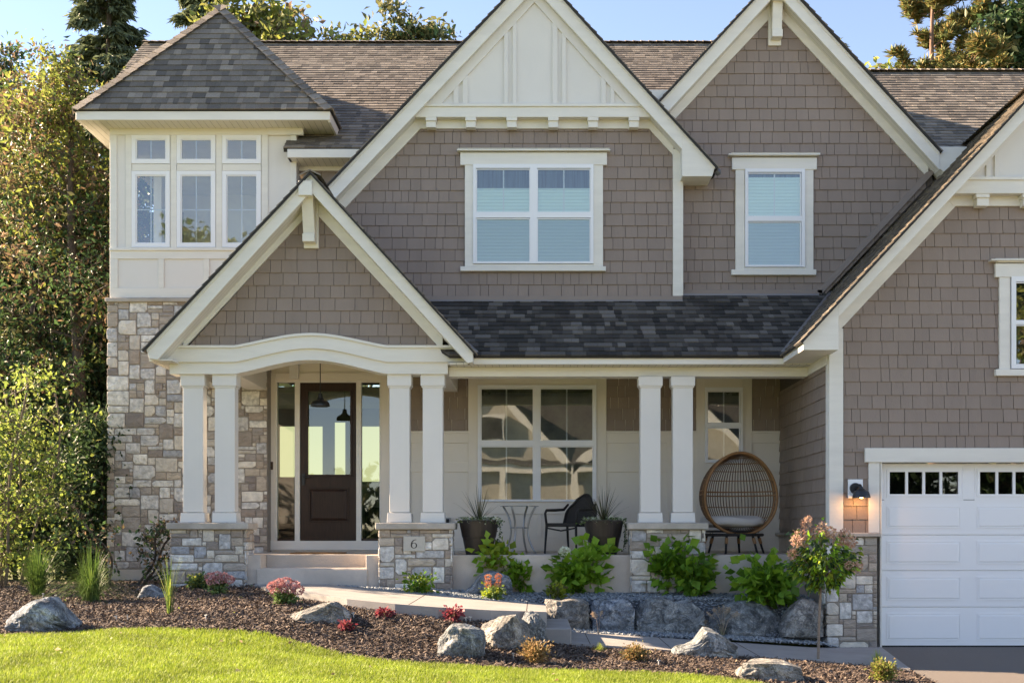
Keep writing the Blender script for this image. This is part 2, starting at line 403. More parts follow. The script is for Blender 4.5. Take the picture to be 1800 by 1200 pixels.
# ------------------------------------------------------------------ ground heights
GX = [-40, -8, -4.5, -2.8, -1.2, -.1, .2, .6, 2.5, 3.8, 4.0, 40]
GY = [-60, 7, 11.8, 12.6, 13.3, 14.0, 15.9, 16.25, 17, 60]
GZ = [[.25, .25, .2, .1, .05, .0, .0, .0, .0, -.02, -.02, -.02],
      [.45, .45, .42, .30, .20, .15, .14, .12, .05, -.01, -.02, -.02],
      [.50, .50, .48, .33, .22, .17, .16, .14, .06, .0, -.02, -.02],
      [.52, .52, .50, .42, .34, .22, .19, .16, .07, .0, -.02, -.02],
      [.55, .55, .54, .58, .52, .40, .22, .18, .08, .0, -.02, -.02],
      [.60, .60, .60, .68, .62, .54, .24, .19, .08, .0, -.02, -.02],
      [.66, .66, .70, .75, .66, .57, .24, .22, .14, .06, -.02, -.02],
      [.70, .70, .74, .76, .68, .60, .60, .60, .60, .58, -.02, -.02],
      [.72, .72, .77, .76, .70, .68, .68, .68, .66, .64, -.02, -.02],
      [.9, .9, .9, .9, .9, .9, .9, .9, .9, .9, .6, .6]]
def H(x, y):
    x = min(max(x, GX[0]), GX[-1]-1e-6); y = min(max(y, GY[0]), GY[-1]-1e-6)
    i = max(k for k in range(len(GX)-1) if GX[k] <= x); j = max(k for k in range(len(GY)-1) if GY[k] <= y)
    a = (x-GX[i])/(GX[i+1]-GX[i]); b = (y-GY[j])/(GY[j+1]-GY[j])
    return (GZ[j][i]*(1-a)+GZ[j][i+1]*a)*(1-b)+(GZ[j+1][i]*(1-a)+GZ[j+1][i+1]*a)*b
_gx = np.array(GX, float); _gy = np.array(GY, float); _gz = np.array(GZ, float)
def HN(x, y):
    x = np.clip(x, _gx[0], _gx[-1]-1e-6); y = np.clip(y, _gy[0], _gy[-1]-1e-6)
    i = np.searchsorted(_gx, x, side='right')-1; j = np.searchsorted(_gy, y, side='right')-1
    a = (x-_gx[i])/(_gx[i+1]-_gx[i]); b = (y-_gy[j])/(_gy[j+1]-_gy[j])
    return (_gz[j, i]*(1-a)+_gz[j, i+1]*a)*(1-b)+(_gz[j+1, i]*(1-a)+_gz[j+1, i+1]*a)*b
def gp(px, py):
    """point of the ground seen at a photo pixel"""
    y = 6.0
    while y < 40:
        if Z(py, y) < H(X(px, y), y): break
        y += .02
    return Vector((X(px, y), y, H(X(px, y), y)))

# ================================================================== THE HOUSE
YG, YGR = 15.8, 15.38; YP, YPR = 16.8, 16.4; Y1, Y1R = 18.1, 17.8; Y2, Y2R = 18.3, 18.0
YB = 19.0; YT, YTR = 18.75, 18.3; YPF = 16.65; YM = 18.5
house = thing('house', 'two storey taupe shingle house with cream trim, stone tower and white garage door', 'house', (0, 17, .7))
XS = 3.9   # garage side wall
def line_y(p, q, x): return p[1]+(q[1]-p[1])*(x-p[0])/(q[0]-p[0])

# ---- main roof
MP = .75
def mz(y): return 7.47+MP*(y-YM)
nrm = Vector((0, -MP, 1)).normalized()
def roof_slab(name, pts, nrm, seed, mat=ROOF, under=ROOFE, t=.06):
    nv = Vector(nrm).normalized()
    mb = MB(); mb.ext([Vector(p)-nv*.004 for p in pts], -nv*t)
    deck = mb.build(name, under, house)
    m2 = MB(); roofpoly(m2, pts, nv, seed); o = m2.build('roof_shingles', mat, deck, fix=False)
    return deck
yr1 = 23.25; yr2 = 21.8
xr = X(1262, yr1)
xm = X(498, YM)
ysm = YM+19*.135/1.25
roof_slab('main_roof', [(x, y, mz(y)) for x, y in [(xm, YM), (xr, YM), (xr, ysm), (xm, ysm)]], nrm, 11)
roof_slab('main_roof', [(x, y, mz(y)) for x, y in [(-7.45, ysm), (xr, ysm), (xr, yr1), (-7.6, yr1)]], nrm, 14)
roof_slab('main_roof', [(x, y, mz(y)-.02) for x, y in [(xr-.8, YM+.02), (11.5, YM+.02), (11.5, yr2), (xr-.8, yr2)]], nrm, 12)
# back slopes and ridge caps
mb = MB()
mb.ext([(-7.6, yr1, mz(yr1)), (xr, yr1, mz(yr1)), (xr, 28, 7.5), (-7.6, 28, 7.5)], (0, 0, -.06))
mb.ext([(xr, yr2, mz(yr2)-.02), (11.5, yr2, mz(yr2)-.02), (11.5, 27, 7), (xr, 27, 7)], (0, 0, -.06))
mb.build('back_roof', ROOFE, house)
def caps(name, a, b, w=.15, seed=1, mat=ROOF, n1=None):
    rng = random.Random(seed); a = Vector(a); b = Vector(b); d = (b-a); L = d.length; d.normalize(); mb = MB()
    side = d.cross(Vector((0, 0, 1))).normalized(); up = side.cross(d).normalized(); k = int(L/.15)
    for i in range(k):
        p = a+d*(L*i/k); q = a+d*(L*(i+1.25)/k); lift = up*.03; lo = up*.012; s = .42 if abs(d.z) < .3 else .55
        vs = [p+lift, p+side*w-up*w*s+lift*.7, p-side*w-up*w*s+lift*.7, q+lo, q+side*w-up*w*s+lo*.5, q-side*w-up*w*s+lo*.5]
        vs += [v-up*.02 for v in vs[:3]]
        mb.add(vs, [(0, 1, 4, 3), (0, 3, 5, 2), (0, 6, 7, 1), (0, 2, 8, 6)])
    return mb.build(name, mat, house, fix=False)
caps('ridge_cap', (-7.6, yr1, mz(yr1)+.02), (xr, yr1, mz(yr1)+.02), seed=3)
caps('ridge_cap', (xr-.2, yr2, mz(yr2)), (11.4, yr2, mz(yr2)), seed=4)
# eaves of the main roof: left of gable 1, and the small returns beside gable 2
mb = MB(); mb.rc(505, 262, 700, 277, YM, .04); mb.build('eave_fascia', TRIM, house, bevel=.004)
mb = MB(); mb.pr([(1128, 158), (1183, 158), (1173, 198), (1128, 198)], Y2R+.01, .5); mb.build('eave_fascia', TRIM, house, bevel=.004)
mb = MB(); mb.pr([(1638, 258), (1700, 258), (1700, 330), (1652, 297)], Y2R+.01, .3); mb.build('eave_fascia', TRIM, house, bevel=.004)
mb = MB(); mb.box(X(505, YM), X(720, YM), YM+.04, 19.0, Z(277, YM), Z(277, YM)+.03); mb.build('eave_soffit', SOF, house)
mb = MB(); mb.box(X(505, YM)-.0, X(505, YM)+.03, YM+.04, 19.0, Z(277, YM), Z(262, YM)); mb.build('eave_fascia', TRIM, house)
# dark membrane in the valley between the two gables
# ---- second floor wall strip left of gable 1
mb = MB(); mb.box(X(505, YB), X(800, YB), YB+.02, YB+.3, 3.9, 7.5); mb.build('upper_wall', SHAKEB, house)
shakes('upper_shakes', [(518, 300), (700, 300), (700, 480), (518, 480)], YB, house, 5)
mb = MB(); mb.rc(514, 284, 700, 300, YB-.03, .05); mb.rc(512, 284, 521, 470, YB-.035, .06); mb.build('frieze_board', TRIM, house, bevel=.003)

# ---- tower
XTL = X(193, YT); XTR = X(536, YT)
ez = Z(194, YTR); apx = Vector((-5.17, 19.7, 10.17))
xl, xr_ = X(133, YTR), X(580, YTR); yb = 22.1
c0, c1, c2, c3 = Vector((xl-.03, YTR-.03, ez)), Vector((xr_+.03, YTR-.03, ez)), Vector((xr_+.03, yb, ez)), Vector((xl-.03, yb, ez))
for nm, tri, sd_ in (('tower_roof', (c0, c1, apx), 21), ('tower_roof', (c1, c2, apx), 22), ('tower_roof', (c3, c0, apx), 23)):
    n_ = (tri[1]-tri[0]).cross(tri[2]-tri[0]).normalized()
    if n_.z < 0: n_ = -n_
    roof_slab(nm, list(tri), n_, sd_, t=.03)
mb = MB(); mb.add([c2, c3, apx, apx+Vector((0, 1.5, -.3))], [(0, 1, 2), (0, 2, 3)]); mb.build('tower_back_roof', ROOFE, house)
caps('hip_cap', c0+Vector((0, 0, .01)), apx+Vector((0, 0, .02)), w=.13, seed=31); caps('hip_cap', c1+Vector((0, 0, .01)), apx+Vector((0, 0, .02)), w=.13, seed=32)
fz0, fz1 = Z(211, YTR), Z(195, YTR)
mb = MB(); mb.box(xl, xr_, YTR, YTR+.04, fz0, fz1); mb.box(xl, xl+.04, YTR+.04, yb, fz0, fz1); mb.box(xr_-.04, xr_, YTR+.04, YM+.9, fz0-.02, fz1)
mb.build('tower_fascia', TRIM, house, bevel=.005)
mb = MB(); mb.box(xl+.04, xr_-.04, YTR+.04, yb, fz0+.01, fz0+.04); mb.build('tower_soffit', SOF, house)
# upper tower wall with six window openings
tw = []
for a, b in ((232, 299), (311, 379), (391, 459)):
    for c, d in ((238, 288), (301, 435)): tw.append((a, c, b, d))
holes = [(X(a, YT), X(b, YT), Z(d, YT), Z(c, YT)) for a, c, b, d in tw]
XTW = X(521, YT)
mb = MB(); wall_holes(mb, XTL, XTW, Z(523, YT), fz0+.01, YT, .14, holes)
lh = (19.6, 20.9, Z(435, YT), Z(238, YT))   # opening in the tower's left side
mb.box(XTL, XTL+.14, YT+.14, lh[0], Z(523, YT), fz0+.01); mb.box(XTL, XTL+.14, lh[1], 22, Z(523, YT), fz0+.01)
mb.box(XTL, XTL+.14, lh[0], lh[1], Z(523, YT), lh[2]); mb.box(XTL, XTL+.14, lh[0], lh[1], lh[3], fz0+.01)
mb.box(XTW-.14, XTW, YT+.14, 20.5, 3.95, fz0+.01)
mb.build('tower_wall', TRIM2, house)
mb = MB()
e = -.022; B = lambda a, b, c, d, dd=.022, k=0: mb.rc(a, b, c, d, YT-dd-k, dd)
B(193, 222, 521, 237, .03); mb.rc(470, 222, 533, 237, YT-.055, .05)
B(193, 237, 205, 437, .024); B(221, 237, 231, 437, .022); B(300, 237, 310, 437); B(380, 237, 390, 437); B(460, 237, 471, 437); B(511, 237, 521, 520, .024)
B(232, 289, 299, 300); B(311, 289, 379, 300); B(391, 289, 459, 300)
B(192, 435, 521, 440, .05); B(193, 440, 510, 455, .025); B(193, 506, 521, 523, .026)
B(193, 455, 207, 506, .022); B(278, 455, 288, 506, .022); B(358, 455, 368, 506, .022); B(438, 455, 448, 506, .022)
mb.build('tower_trim', TRIM, house, bevel=.003)

def add_window(name, glassmat, fx0, fy0, fx1, fy1, Y, panes, grids=(), back=None, fr=5.0, mull=(), rails=(), proj=.02, label=None, d=.045):
    """vinyl window: frame (parent) > panes, muntins, blinds; pixel measures in the plane Y"""
    mb = MB(); Yf = Y-proj
    holes = [(X(a, Y), X(b, Y), Z(d_, Y), Z(c, Y)) for a, c, b, d_ in panes]
    wall_holes(mb, X(fx0, Y), X(fx1, Y), Z(fy1, Y), Z(fy0, Y), Yf, d, holes)
    w = mb.build(name, VINYL, house, bevel=0)
    if label: w['label'] = label
    mb = MB()
    for a, c, b, d_ in panes:   # sash lip inside each opening
        q = 1.6
        for r in ((a, c, b, c+q), (a, d_-q, b, d_), (a, c+q, a+q, d_-q), (b-q, c+q, b, d_-q)): mb.rc(*r, Yf+.012, .03)
    mb.build('sash', VINYL, w)
    for a, c, b, d_ in panes:
        m = MB(); x0, x1, z0, z1 = X(a, Y), X(b, Y), Z(d_, Y), Z(c, Y); y = Yf+.026
        m.add([(x0, y, z0), (x1, y, z0), (x1, y, z1), (x0, y, z1)], [(0, 1, 2, 3)]); m.build('pane', glassmat, w, fix=False)
    if grids:
        mb = MB()
        for g in grids: mb.rc(*g, Yf+.034, .006)
        mb.build('muntin', VINYL, w)
    for bk in (back or []):
        m = MB(); a, c, b, d_ = bk[0]; m.add([P(a, d_, Yf+bk[2]), P(b, d_, Yf+bk[2]), P(b, c, Yf+bk[2]), P(a, c, Yf+bk[2])], [(0, 1, 2, 3)])
        m.build(bk[3], bk[1], w, fix=False)
    return w
for a, c, b, d in tw:
    pane = (a+7, c+7, b-7, d-7); cx = (a+b)/2
    g = [(cx-.9, c+7, cx+.9, d-7)]
    if d-c > 80: g.append((a+7, 368, b-7, 369.8))
    add_window('tower_window', GLASST, a, c, b, d, YT, [pane], g, proj=.02, d=.07)
# tower room
ROOM = mat('room_wall', (.80, .80, .70), .8, var=.05)
mb = MB(); mb.add([(XTL+.15, 22, 4.9), (XTW-.15, 22, 4.9), (XTW-.15, 22, 8), (XTL+.15, 22, 8)], [(0, 1, 2, 3)])
mb.box(XTL+.14, XTW-.14, YT+.14, 22, 4.9, 5.0); mb.box(XTL+.14, XTW-.14, YT+.14, 22, 7.72, 7.76)
mb.add([(XTW-.15, YT+.14, 4.9), (XTW-.15, 22, 4.9), (XTW-.15, 22, 8), (XTW-.15, YT+.14, 8)], [(0, 1, 2, 3)])
mb.build('tower_room', ROOM, house)

# stone lower tower, cap, foundation
mb = MB(); YS = YT-.03
mb.rc(184, 523, 340, 530, YT-.1, .1); mb.box(X(184, YT-.1), X(184, YT-.1)+.1, YT, 21, Z(530, YT-.1), Z(523, YT-.1)); mb.build('stone_cap', CAP, house, bevel=.008)
mb = MB(); xsl = X(188, YS)+.03; xsr = X(470, YS)
mb.box(xsl, xsr, YS, YB+.05, .4, Z(529, YS)); mb.box(xsl, xsl+.2, YB+.05, 22, .4, Z(529, YS)); sw = mb.build('stone_wall', MORT, house)
mb = MB(); hh = Z(530, YS)-.95
stone_rect(mb, (xsl-.03, YS, .95), (1, 0, 0), (0, 0, 1), (0, -1, 0), xsr-xsl+.03, hh, 5)
stone_rect(mb, (xsl, 22, .95), (0, -1, 0), (0, 0, 1), (-1, 0, 0), 22-YS, hh, 6)
mb.build('stone_veneer', [ST_G, ST_C, ST_B], sw, fix=True, smooth=False)
mb = MB(); mb.box(xsl-.0, X(330, YS), YS-.02, YS, .3, .945); mb.build('foundation', CONC, house)
mb = MB(); mb.box(XTL+.05, XTL+.2, 22, 27.5, .5, 7.4); mb.build('side_wall', TAUPE, house); mb = MB(); mb.box(11.2, 11.4, 16, 26, 0, 7); mb.build('side_wall', TAUPE, house)

# ---- gable 1
def band(p, q, h): return [p, q, (q[0], q[1]-h), (p[0], p[1]-h)]
mb = MB()
mb.pr([(940.7, -54), (545, 361), (545, 395), (940.7, -20)], Y1R, .04)
mb.pr([(940.7, -54), (1199, 229), (1199, 262.8), (940.7, -20)], Y1R, .04)
mb.pr([(1199, 229), (1257, 293), (1252, 310), (1199, 310)], Y1R, .5)
mb.pr([(940.7, -54), (545, 361), (545, 366), (940.7, -49)], Y1R-.02, .02); mb.pr([(940.7, -54), (1257, 293), (1257, 297), (940.7, -49)], Y1R-.02, .02)
mb.build('rake_fascia', TRIM, house, bevel=.004)
mb = MB(); mb.pr([(941, -20), (545, 395), (545, 391), (941, -24)], Y1R+.04, .3); mb.pr([(941, -20), (1199, 262.8), (1199, 258.8), (941, -24)], Y1R+.04, .3); mb.build('rake_soffit', SOFY, house)
mb = MB(); mb.pr([(941, -16), (1199, 266), (1199, 523), (520, 523), (520, 428)], Y1+.01, .2); g1 = mb.build('gable_wall', SHAKEB, house)
mb = MB(); clad(mb, [P(x, y, Y1) for x, y in [(735, 226), (1140, 226), (1183, 273), (1183, 521), (520, 521), (520, 456)]], (0, -1, 0), .178, SW, thick=.018, seed=41); mb.build('gable_shakes', SHAKE, g1, fix=False)
mb = MB()
mb.pr(band((520, 456), (739, 226), 24), Y1-.035, .045); mb.pr(band((1140, 225), (1184, 273), 24), Y1-.035, .045)
mb.pr([(739, 226), (1141, 226), (1160, 204), (720, 204)], Y1-.038, .048)
mb.rc(1183, 262, 1198.5, 520, Y1-.04, .05); mb.build('frieze_board', TRIM, house, bevel=.003)
mb = MB(); mb.box(X(1198.5, Y1-.04), X(1198.5, Y1-.04)+.02, Y1-.04, Y2, Z(520, Y1), 6.9); mb.build('corner_return', TRIM, house)
for x in (757.5, 827.5, 899.5, 972.5, 1042.5, 1114.5):
    mb = MB(); mb.rc(x-9.5, 206, x+9.5, 212, Y1-.19, .16); mb.rc(x-8.5, 212, x+8.5, 224, Y1-.165, .13); mb.build('dentil_block', TRIM, house, bevel=.004)
YQ = Y1-.16
mb = MB(); mb.pr([(941, -18), (1150, 206), (722, 206)], YQ, .13); mb.build('pediment_wall', TRIM2, house)
mb = MB(); mb.pr([(729, 206), (733, 187), (1130, 187), (1149, 206)], YQ-.03, .03); mb.build('pediment_beam', TRIM, house, bevel=.004)
mb = MB(); mb.pr([(733, 187), (737, 182), (1127, 182), (1131, 187)], YQ-.055, .055); mb.build('pediment_molding', TRIM, house, bevel=.004)
def pedi(sc, ox, oy, Y):
    """batten pattern of the pediment, measured on gable 1"""
    q = lambda pts: [(ox+(x-940)*sc, oy+(y-182)*sc) for x, y in pts]
    m = MB(); ly = lambda x: 4+(939-x)*1.075; ry = lambda x: 3+(x-940)*1.105
    m.pr(q([(939.5, 4), (776, 182), (745, 182), (939.5, -22)]), Y-.034, .034); m.pr(q([(939.5, 4), (1100, 182), (1130, 182), (939.5, -22)]), Y-.034, .034)
    for a, b in ((797, 806), (813, 822), (886, 893), (901, 908)): m.pr(q([(a, 182), (a, ly(a)), (b, ly(b)), (b, 182)]), Y-.030, .030)
    for a, b in ((971, 980), (988, 995), (1057, 1065), (1073, 1080)): m.pr(q([(a, 182), (a, ry(a)), (b, ry(b)), (b, 182)]), Y-.030, .030)
    m.pr(q([(745, 182), (745, 179.5), (1130, 179.5), (1130, 182)]), Y-.010, .010)
    return m.build('pediment_battens', TRIM2, house, bevel=.002)
pedi(1.0, 940, 182, YQ)
def gable_slopes(apex, el, er, Ya, Yb, seed, mat=ROOF, ext=.05):
    """two slopes running back from the rake; pixels in the rake plane Ya"""
    for s, e_ in ((-1, el), (1, er)):
        a = P(apex[0], apex[1], Ya); b = P(e_[0], e_[1], Ya); d = (b-a).normalized(); b = b+d*ext
        n = Vector((-d.z, 0, d.x)) if s > 0 else Vector((d.z, 0, -d.x))
        if n.z < 0: n = -n
        pts = [Vector((p.x, y, p.z)) for p, y in ((b, Ya-.06), (b, Yb), (a, Yb), (a, Ya-.06))]
        roof_slab('gable_roof', [p+n*.012 for p in pts], n, seed+s, mat, t=.02)
    caps('ridge_cap', (P(*apex, Ya).x, Ya-.05, P(*apex, Ya).z+.02), (P(*apex, Ya).x, Yb, P(*apex, Ya).z+.02), seed=seed+5)
gable_slopes((940.7, -54.5), (545, 360.5), (1257, 293), Y1R, 22.0, 50)
# skirt boards at the porch roof
mb = MB(); mb.rc(740, 520, 1200, 527, Y1-.05, .06); mb.rc(1196, 509, 1446, 516, Y2-.05, .06); mb.build('skirt_board', TAUPE, house, bevel=.003)
mb = MB(); mb.rc(740, 527, 1200, 531, Y1-.06, .05); mb.rc(1198, 516, 1440, 519, Y2-.06, .05); mb.build('roof_flashing', FLASH, house)

# ---- gable 2
mb = MB()
mb.pr([(1366, -43), (1160, 179), (1160, 212), (1366, -12)], Y2R, .04); mb.pr([(1366, -43), (1652, 267), (1652, 299), (1366, -12)], Y2R, .04)
mb.pr([(1366, -43), (1160, 179), (1160, 184), (1366, -38)], Y2R-.02, .02); mb.pr([(1366, -43), (1652, 267), (1652, 272), (1366, -38)], Y2R-.02, .02)
mb.build('rake_fascia', TRIM, house, bevel=.004)
mb = MB(); mb.pr([(1366, -12), (1160, 212), (1160, 208), (1366, -16)], Y2R+.04, .3); mb.pr([(1366, -12), (1660, 307), (1660, 303), (1366, -16)], Y2R+.04, .3); mb.build('rake_soffit', SOFY, house)
mb = MB(); mb.pr([(1364, -8), (1636, 290), (1640, 320), (1450, 519), (1185, 519), (1185, 190)], Y2+.01, .2); g2 = mb.build('gable_wall', SHAKEB, house)
mb = MB(); clad(mb, [P(x, y, Y2) for x, y in [(1363, 22), (1627, 308), (1627, 330), (1450, 518), (1185, 518), (1185, 212)]], (0, -1, 0), .178, SW, thick=.018, seed=43); mb.build('gable_shakes', SHAKE, g2, fix=False)
mb = MB(); mb.pr(band((1150, 248), (1363, 22), 30), Y2-.035, .045); mb.pr(band((1363, 22), (1632, 313), 30), Y2-.035, .045); mb.build('frieze_board', TRIM, house, bevel=.003)
gable_slopes((1366, -43.5), (1160, 179), (1650, 265), Y2R, 21.9, 60)
mb = MB(); d_ = Vector((1, 0, 1.075)); p0 = P(1444, 517, Y2-.05); p1 = P(1652, 293, Y2-.05)
mb.ext([p0, P(1436, 512, Y2-.05), P(1628, 303, Y2-.05), p1], (0, .06, 0)); mb.build('step_board', TAUPE, house)
def bracket(cx, y0, y1, Yw, Yr, w):
    """king-post bracket under a rake: back plate, long tapered corbel and end block"""
    mb = MB(); mb.rc(cx-w*.62, y0, cx+w*.62, y1+8, Yw-.05, .05)
    xa, xb = X(cx-w*.48, Yw), X(cx+w*.48, Yw); za, zb = Z(y0, Yw), Z(y1, Yw)
    m = mb
    m.add([(xa, Yr+.05, za), (xb, Yr+.05, za), (xb, Yw-.05, za), (xa, Yw-.05, za), (xa, Yw-.16, zb+.08), (xb, Yw-.16, zb+.08), (xb, Yw-.05, zb), (xa, Yw-.05, zb)],
          [(0, 1, 2, 3), (4, 7, 6, 5), (0, 4, 5, 1), (1, 5, 6, 2), (3, 2, 6, 7), (0, 3, 7, 4)])
    m.box(xa-.004, xb+.004, Yw-.21, Yw-.05, zb-.02, zb+.09)
    m.box(xa-.012, xb+.012, Yr-.05, Yr+.14, za-.11, za+.09)
    return m.build('gable_bracket', TRIM, house, bevel=.004)
bracket(1362, 2, 72, Y2, Y2R, 18)
# ---- garage gable
AP = (1868, 108)
gl = lambda x: 108+(1868-x)*1.075
mb = MB()
mb.pr([AP, (1474, gl(1474)), (1474, 557), (1868, 140)], YGR, .04)
mb.pr([(1412, 598), (1474, gl(1474)), (1474, 615), (1412, 615)], YGR, .42)
mb.pr([AP, (2324, 598), (2324, 615), (2262, 615), (2262, 557), (1868, 140)], YGR, .04)
mb.pr([AP, (1412, 598), (1412, 602.5), (1868, 112.5)], YGR-.02, .02)
mb.build('rake_fascia', TRIM, house, bevel=.004)
mb = MB(); mb.pr([(1868, 140), (1474, 557), (1474, 553), (1868, 136)], YGR+.04, .42); mb.pr([(1868, 140), (2262, 557), (2262, 553), (1868, 136)], YGR+.04, .42); mb.build('rake_soffit', SOFY, house)
# eave on the left side of the garage
xe = X(1412, YGR); ze0, ze1 = Z(615, YGR), Z(598, YGR)
mb = MB(); mb.box(xe, xe+.04, YGR+.42, YPF+.1, ze0+.005, ze1-.01); mb.box(XS-.0, XS+.02, YG+.0, YPF+.3, ze0, ze1); mb.build('garage_eave_fascia', TRIM, house)
mb = MB(); mb.box(xe+.002, XS, YGR+.42, YPF+.35, ze0+.006, ze0+.03); mb.build('garage_soffit', TRIM, house)
mb = MB(); mb.box(XS-.03, XS, YG+.02, 17.2, Z(640, YG), ze0+.006); mb.build('side_frieze', TRIM, house, bevel=.003)
mb = MB(); mb.pr([(1868, 146), (1480, 557), (1480, 789), (1521, 789), (1600, 789), (2260, 789), (2260, 557)], YG+.01, .2); mb.rc(1465, 785, 1530, 936, YG+.01, .2)
mb.box(XS+.001, XS+.15, YG+.2, YB+.1, .5, ze0+.2); mb.rc(2190, 780, 2265, 1130, YG+.01, .2)
gg = mb.build('garage_wall', SHAKEB, house)
mb = MB()
clad(mb, [P(x, y, YG) for x, y in [(1680, 362), (1483, 573), (1483, 789), (2255, 789), (2255, 573), (2056, 362)]], (0, -1, 0), .178, SW, thick=.018, seed=44)
clad(mb, [P(x, y, YG) for x, y in [(1483, 789), (1527, 789), (1527, 936), (1483, 936)]], (0, -1, 0), .178, [.14, .18, .22], thick=.018, seed=45)
mb.build('garage_shakes', SHAKE, gg, fix=False); mb = MB()
clad(mb, [(XS, YG+.03, 1.2), (XS, YB, 1.2), (XS, YB, Z(640, YG)), (XS, YG+.03, Z(640, YG))], (-1, 0, 0), .178, SW, thick=.018, seed=46)
mb.build('garage_shakes', SHAKE, gg, fix=False)
mb = MB()
mb.pr(band((1455, 603), (1684, 358), 26), YG-.035, .045); mb.pr([(2052, 358), (2281, 603), (2281, 577), (2052, 332)], YG-.035, .045)
mb.pr([(1676, 362), (2060, 362), (2082, 338), (1654, 338)], YG-.039, .049)
mb.rc(1457.5, 577, 1482.5, 935, YG-.042, .052)
mb.box(XS-.024, XS, YG+.01, YG+.12, 1.53, Z(640, YG))
mb.build('frieze_board', TRIM, house, bevel=.003)
for x in (1728, 1810, 1892, 1974):
    mb = MB(); mb.rc(x-12, 340, x+12, 347, YG-.19, .15); mb.rc(x-10.5, 347, x+10.5, 362, YG-.165, .13); mb.build('dentil_block', TRIM, house, bevel=.004)
YQ2 = YG-.17
mb = MB(); mb.pr([(1868, 146), (2060, 340), (1676, 340)], YQ2, .13); mb.build('pediment_wall', TRIM2, house)
mb = MB(); mb.pr([(1660, 340), (1682, 316), (2054, 316), (2076, 340)], YQ2-.03, .03); mb.build('pediment_beam', TRIM, house, bevel=.004)
mb = MB(); mb.rc(1685, 310.5, 2051, 316, YQ2-.055, .055); mb.build('pediment_molding', TRIM, house, bevel=.004)
pedi(.94, 1868, 311, YQ2)
gable_slopes(AP, (1412, 598), (2324, 598), YGR, 21.5, 70)
# ---- porch roof
PR = (Z(528, Y1)-Z(622, YPF))/(Y1-YPF)
pz = lambda y: Z(622, YPF)+PR*(y-YPF)
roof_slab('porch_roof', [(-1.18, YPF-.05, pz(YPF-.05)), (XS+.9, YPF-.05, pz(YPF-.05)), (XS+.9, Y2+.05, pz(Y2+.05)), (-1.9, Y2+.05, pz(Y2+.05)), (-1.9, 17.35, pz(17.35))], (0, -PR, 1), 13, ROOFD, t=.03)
xpf0 = X(825, YPF); xpf1 = X(1371, YPF)
mb = MB(); mb.box(xpf0, xe+.02, YPF, YPF+.04, Z(640, YPF), Z(624, YPF)-.005); mb.box(xpf0, xe, YPF-.02, YPF, Z(630, YPF), Z(624, YPF)-.005); mb.build('porch_fascia', TRIM, house, bevel=.004)
mb = MB(); mb.box(xpf0-.3, XS, YPF+.04, 17.05, Z(640, YPF)+.002, Z(640, YPF)+.03); mb.build('porch_soffit', SOF, house)
mb = MB(); mb.box(X(789, 16.95), XS-.03, 16.95, 17.2, Z(661.5, 16.95), Z(640, YPF)+.0); mb.build('porch_beam', TRIM, house, bevel=.005)
mb = MB(); mb.box(-2.0, XS, 17.2, YB+.1, 4.0, 4.05); mb.build('porch_ceiling', SOF, house)
# valley flashings
def valley(a, b, w, side, name='valley_flashing'):
    mb = MB(); a = Vector(a); b = Vector(b); s = Vector(side).normalized()*w
    mb.ext([a-s, b-s, b+s, a+s], (0, 0, .008)); return mb.build(name, FLASH, house)
xg = lambda z: xe+(z-ze1)/1.075     # garage left slope
z_a, z_b = pz(YPF), pz(Y2)
valley((xg(z_a), YPF, z_a+.03), (xg(z_b), Y2, z_b+.03), .035, (1, -.3, 0))
# ---- portico
FL = [(546, 306), (257, 614), (262, 630), (277, 632), (546, 337)]; FR = [(546, 306), (832, 619), (831, 636), (822, 638), (546, 337)]
mb = MB(); mb.pr(FL, YPR, .045); mb.pr(FR, YPR, .045)
mb.pr([(546, 306), (257, 614), (258.5, 619), (546, 311)], YPR-.02, .02); mb.pr([(546, 306), (832, 619), (831.5, 624), (546, 311)], YPR-.02, .02)
mb.build('rake_fascia', TRIM, house, bevel=.004)
xa, xb = X(260, YPR), X(831, YPR); zz0, zz1 = Z(634, YPR), Z(618, YPR)
mb = MB(); mb.box(xa, xa+.04, YPR+.045, YT-.1, zz0, zz1); mb.build('portico_eave_fascia', TRIM, house); mb = MB(); mb.box(xb-.04, xb, YPR+.045, YPF, zz0-.02, zz1-.03); mb.build('portico_eave_fascia', TRIM, house)
mb = MB(); mb.pr([(546, 337), (277, 632), (277, 628), (546, 333)], YPR+.045, .4); mb.pr([(546, 337), (822, 638), (822, 634), (546, 333)], YPR+.045, .4); mb.build('rake_soffit', SOFY, house)
mb = MB(); mb.box(xa+.04, X(300, YPR), YPR+.05, YT-.1, zz0+.01, zz0+.03); mb.build('portico_soffit', SOFY, house)
mb = MB(); mb.pr([(546, 345), (790, 601), (302, 601)], YP+.01, .15); gpw = mb.build('gable_wall', SHAKEB, house)
mb = MB(); clad(mb, [P(x, y, YP) for x, y in [(549, 368), (774, 613), (328, 613)]], (0, -1, 0), .178, SW, thick=.018, seed=47); mb.build('gable_shakes', SHAKE, gpw, fix=False)
mb = MB(); mb.pr(band((322, 613), (549, 368), 26), YP-.035, .045); mb.pr(band((549, 368), (778, 617), 26), YP-.035, .045); mb.build('frieze_board', TRIM, house, bevel=.003)
gable_slopes((546, 305.5), (257, 613.5), (832, 618.5), YPR, 18.9, 80)
xq = P(832, 618, YPR).x; zq = P(832, 618, YPR).z; sl = 1.095
xv = lambda z: xq-(z-zq)/sl
valley((xv(z_a)+.02, YPF, z_a+.03), (xv(pz(Y1)), Y1, pz(Y1)+.03), .045, (1, .3, 0))
def interp(tab, x):
    for (a, b), (c, d) in zip(tab, tab[1:]):
        if a <= x <= c: return b+(d-b)*(x-a)/(c-a)
    return tab[0][1] if x < tab[0][0] else tab[-1][1]
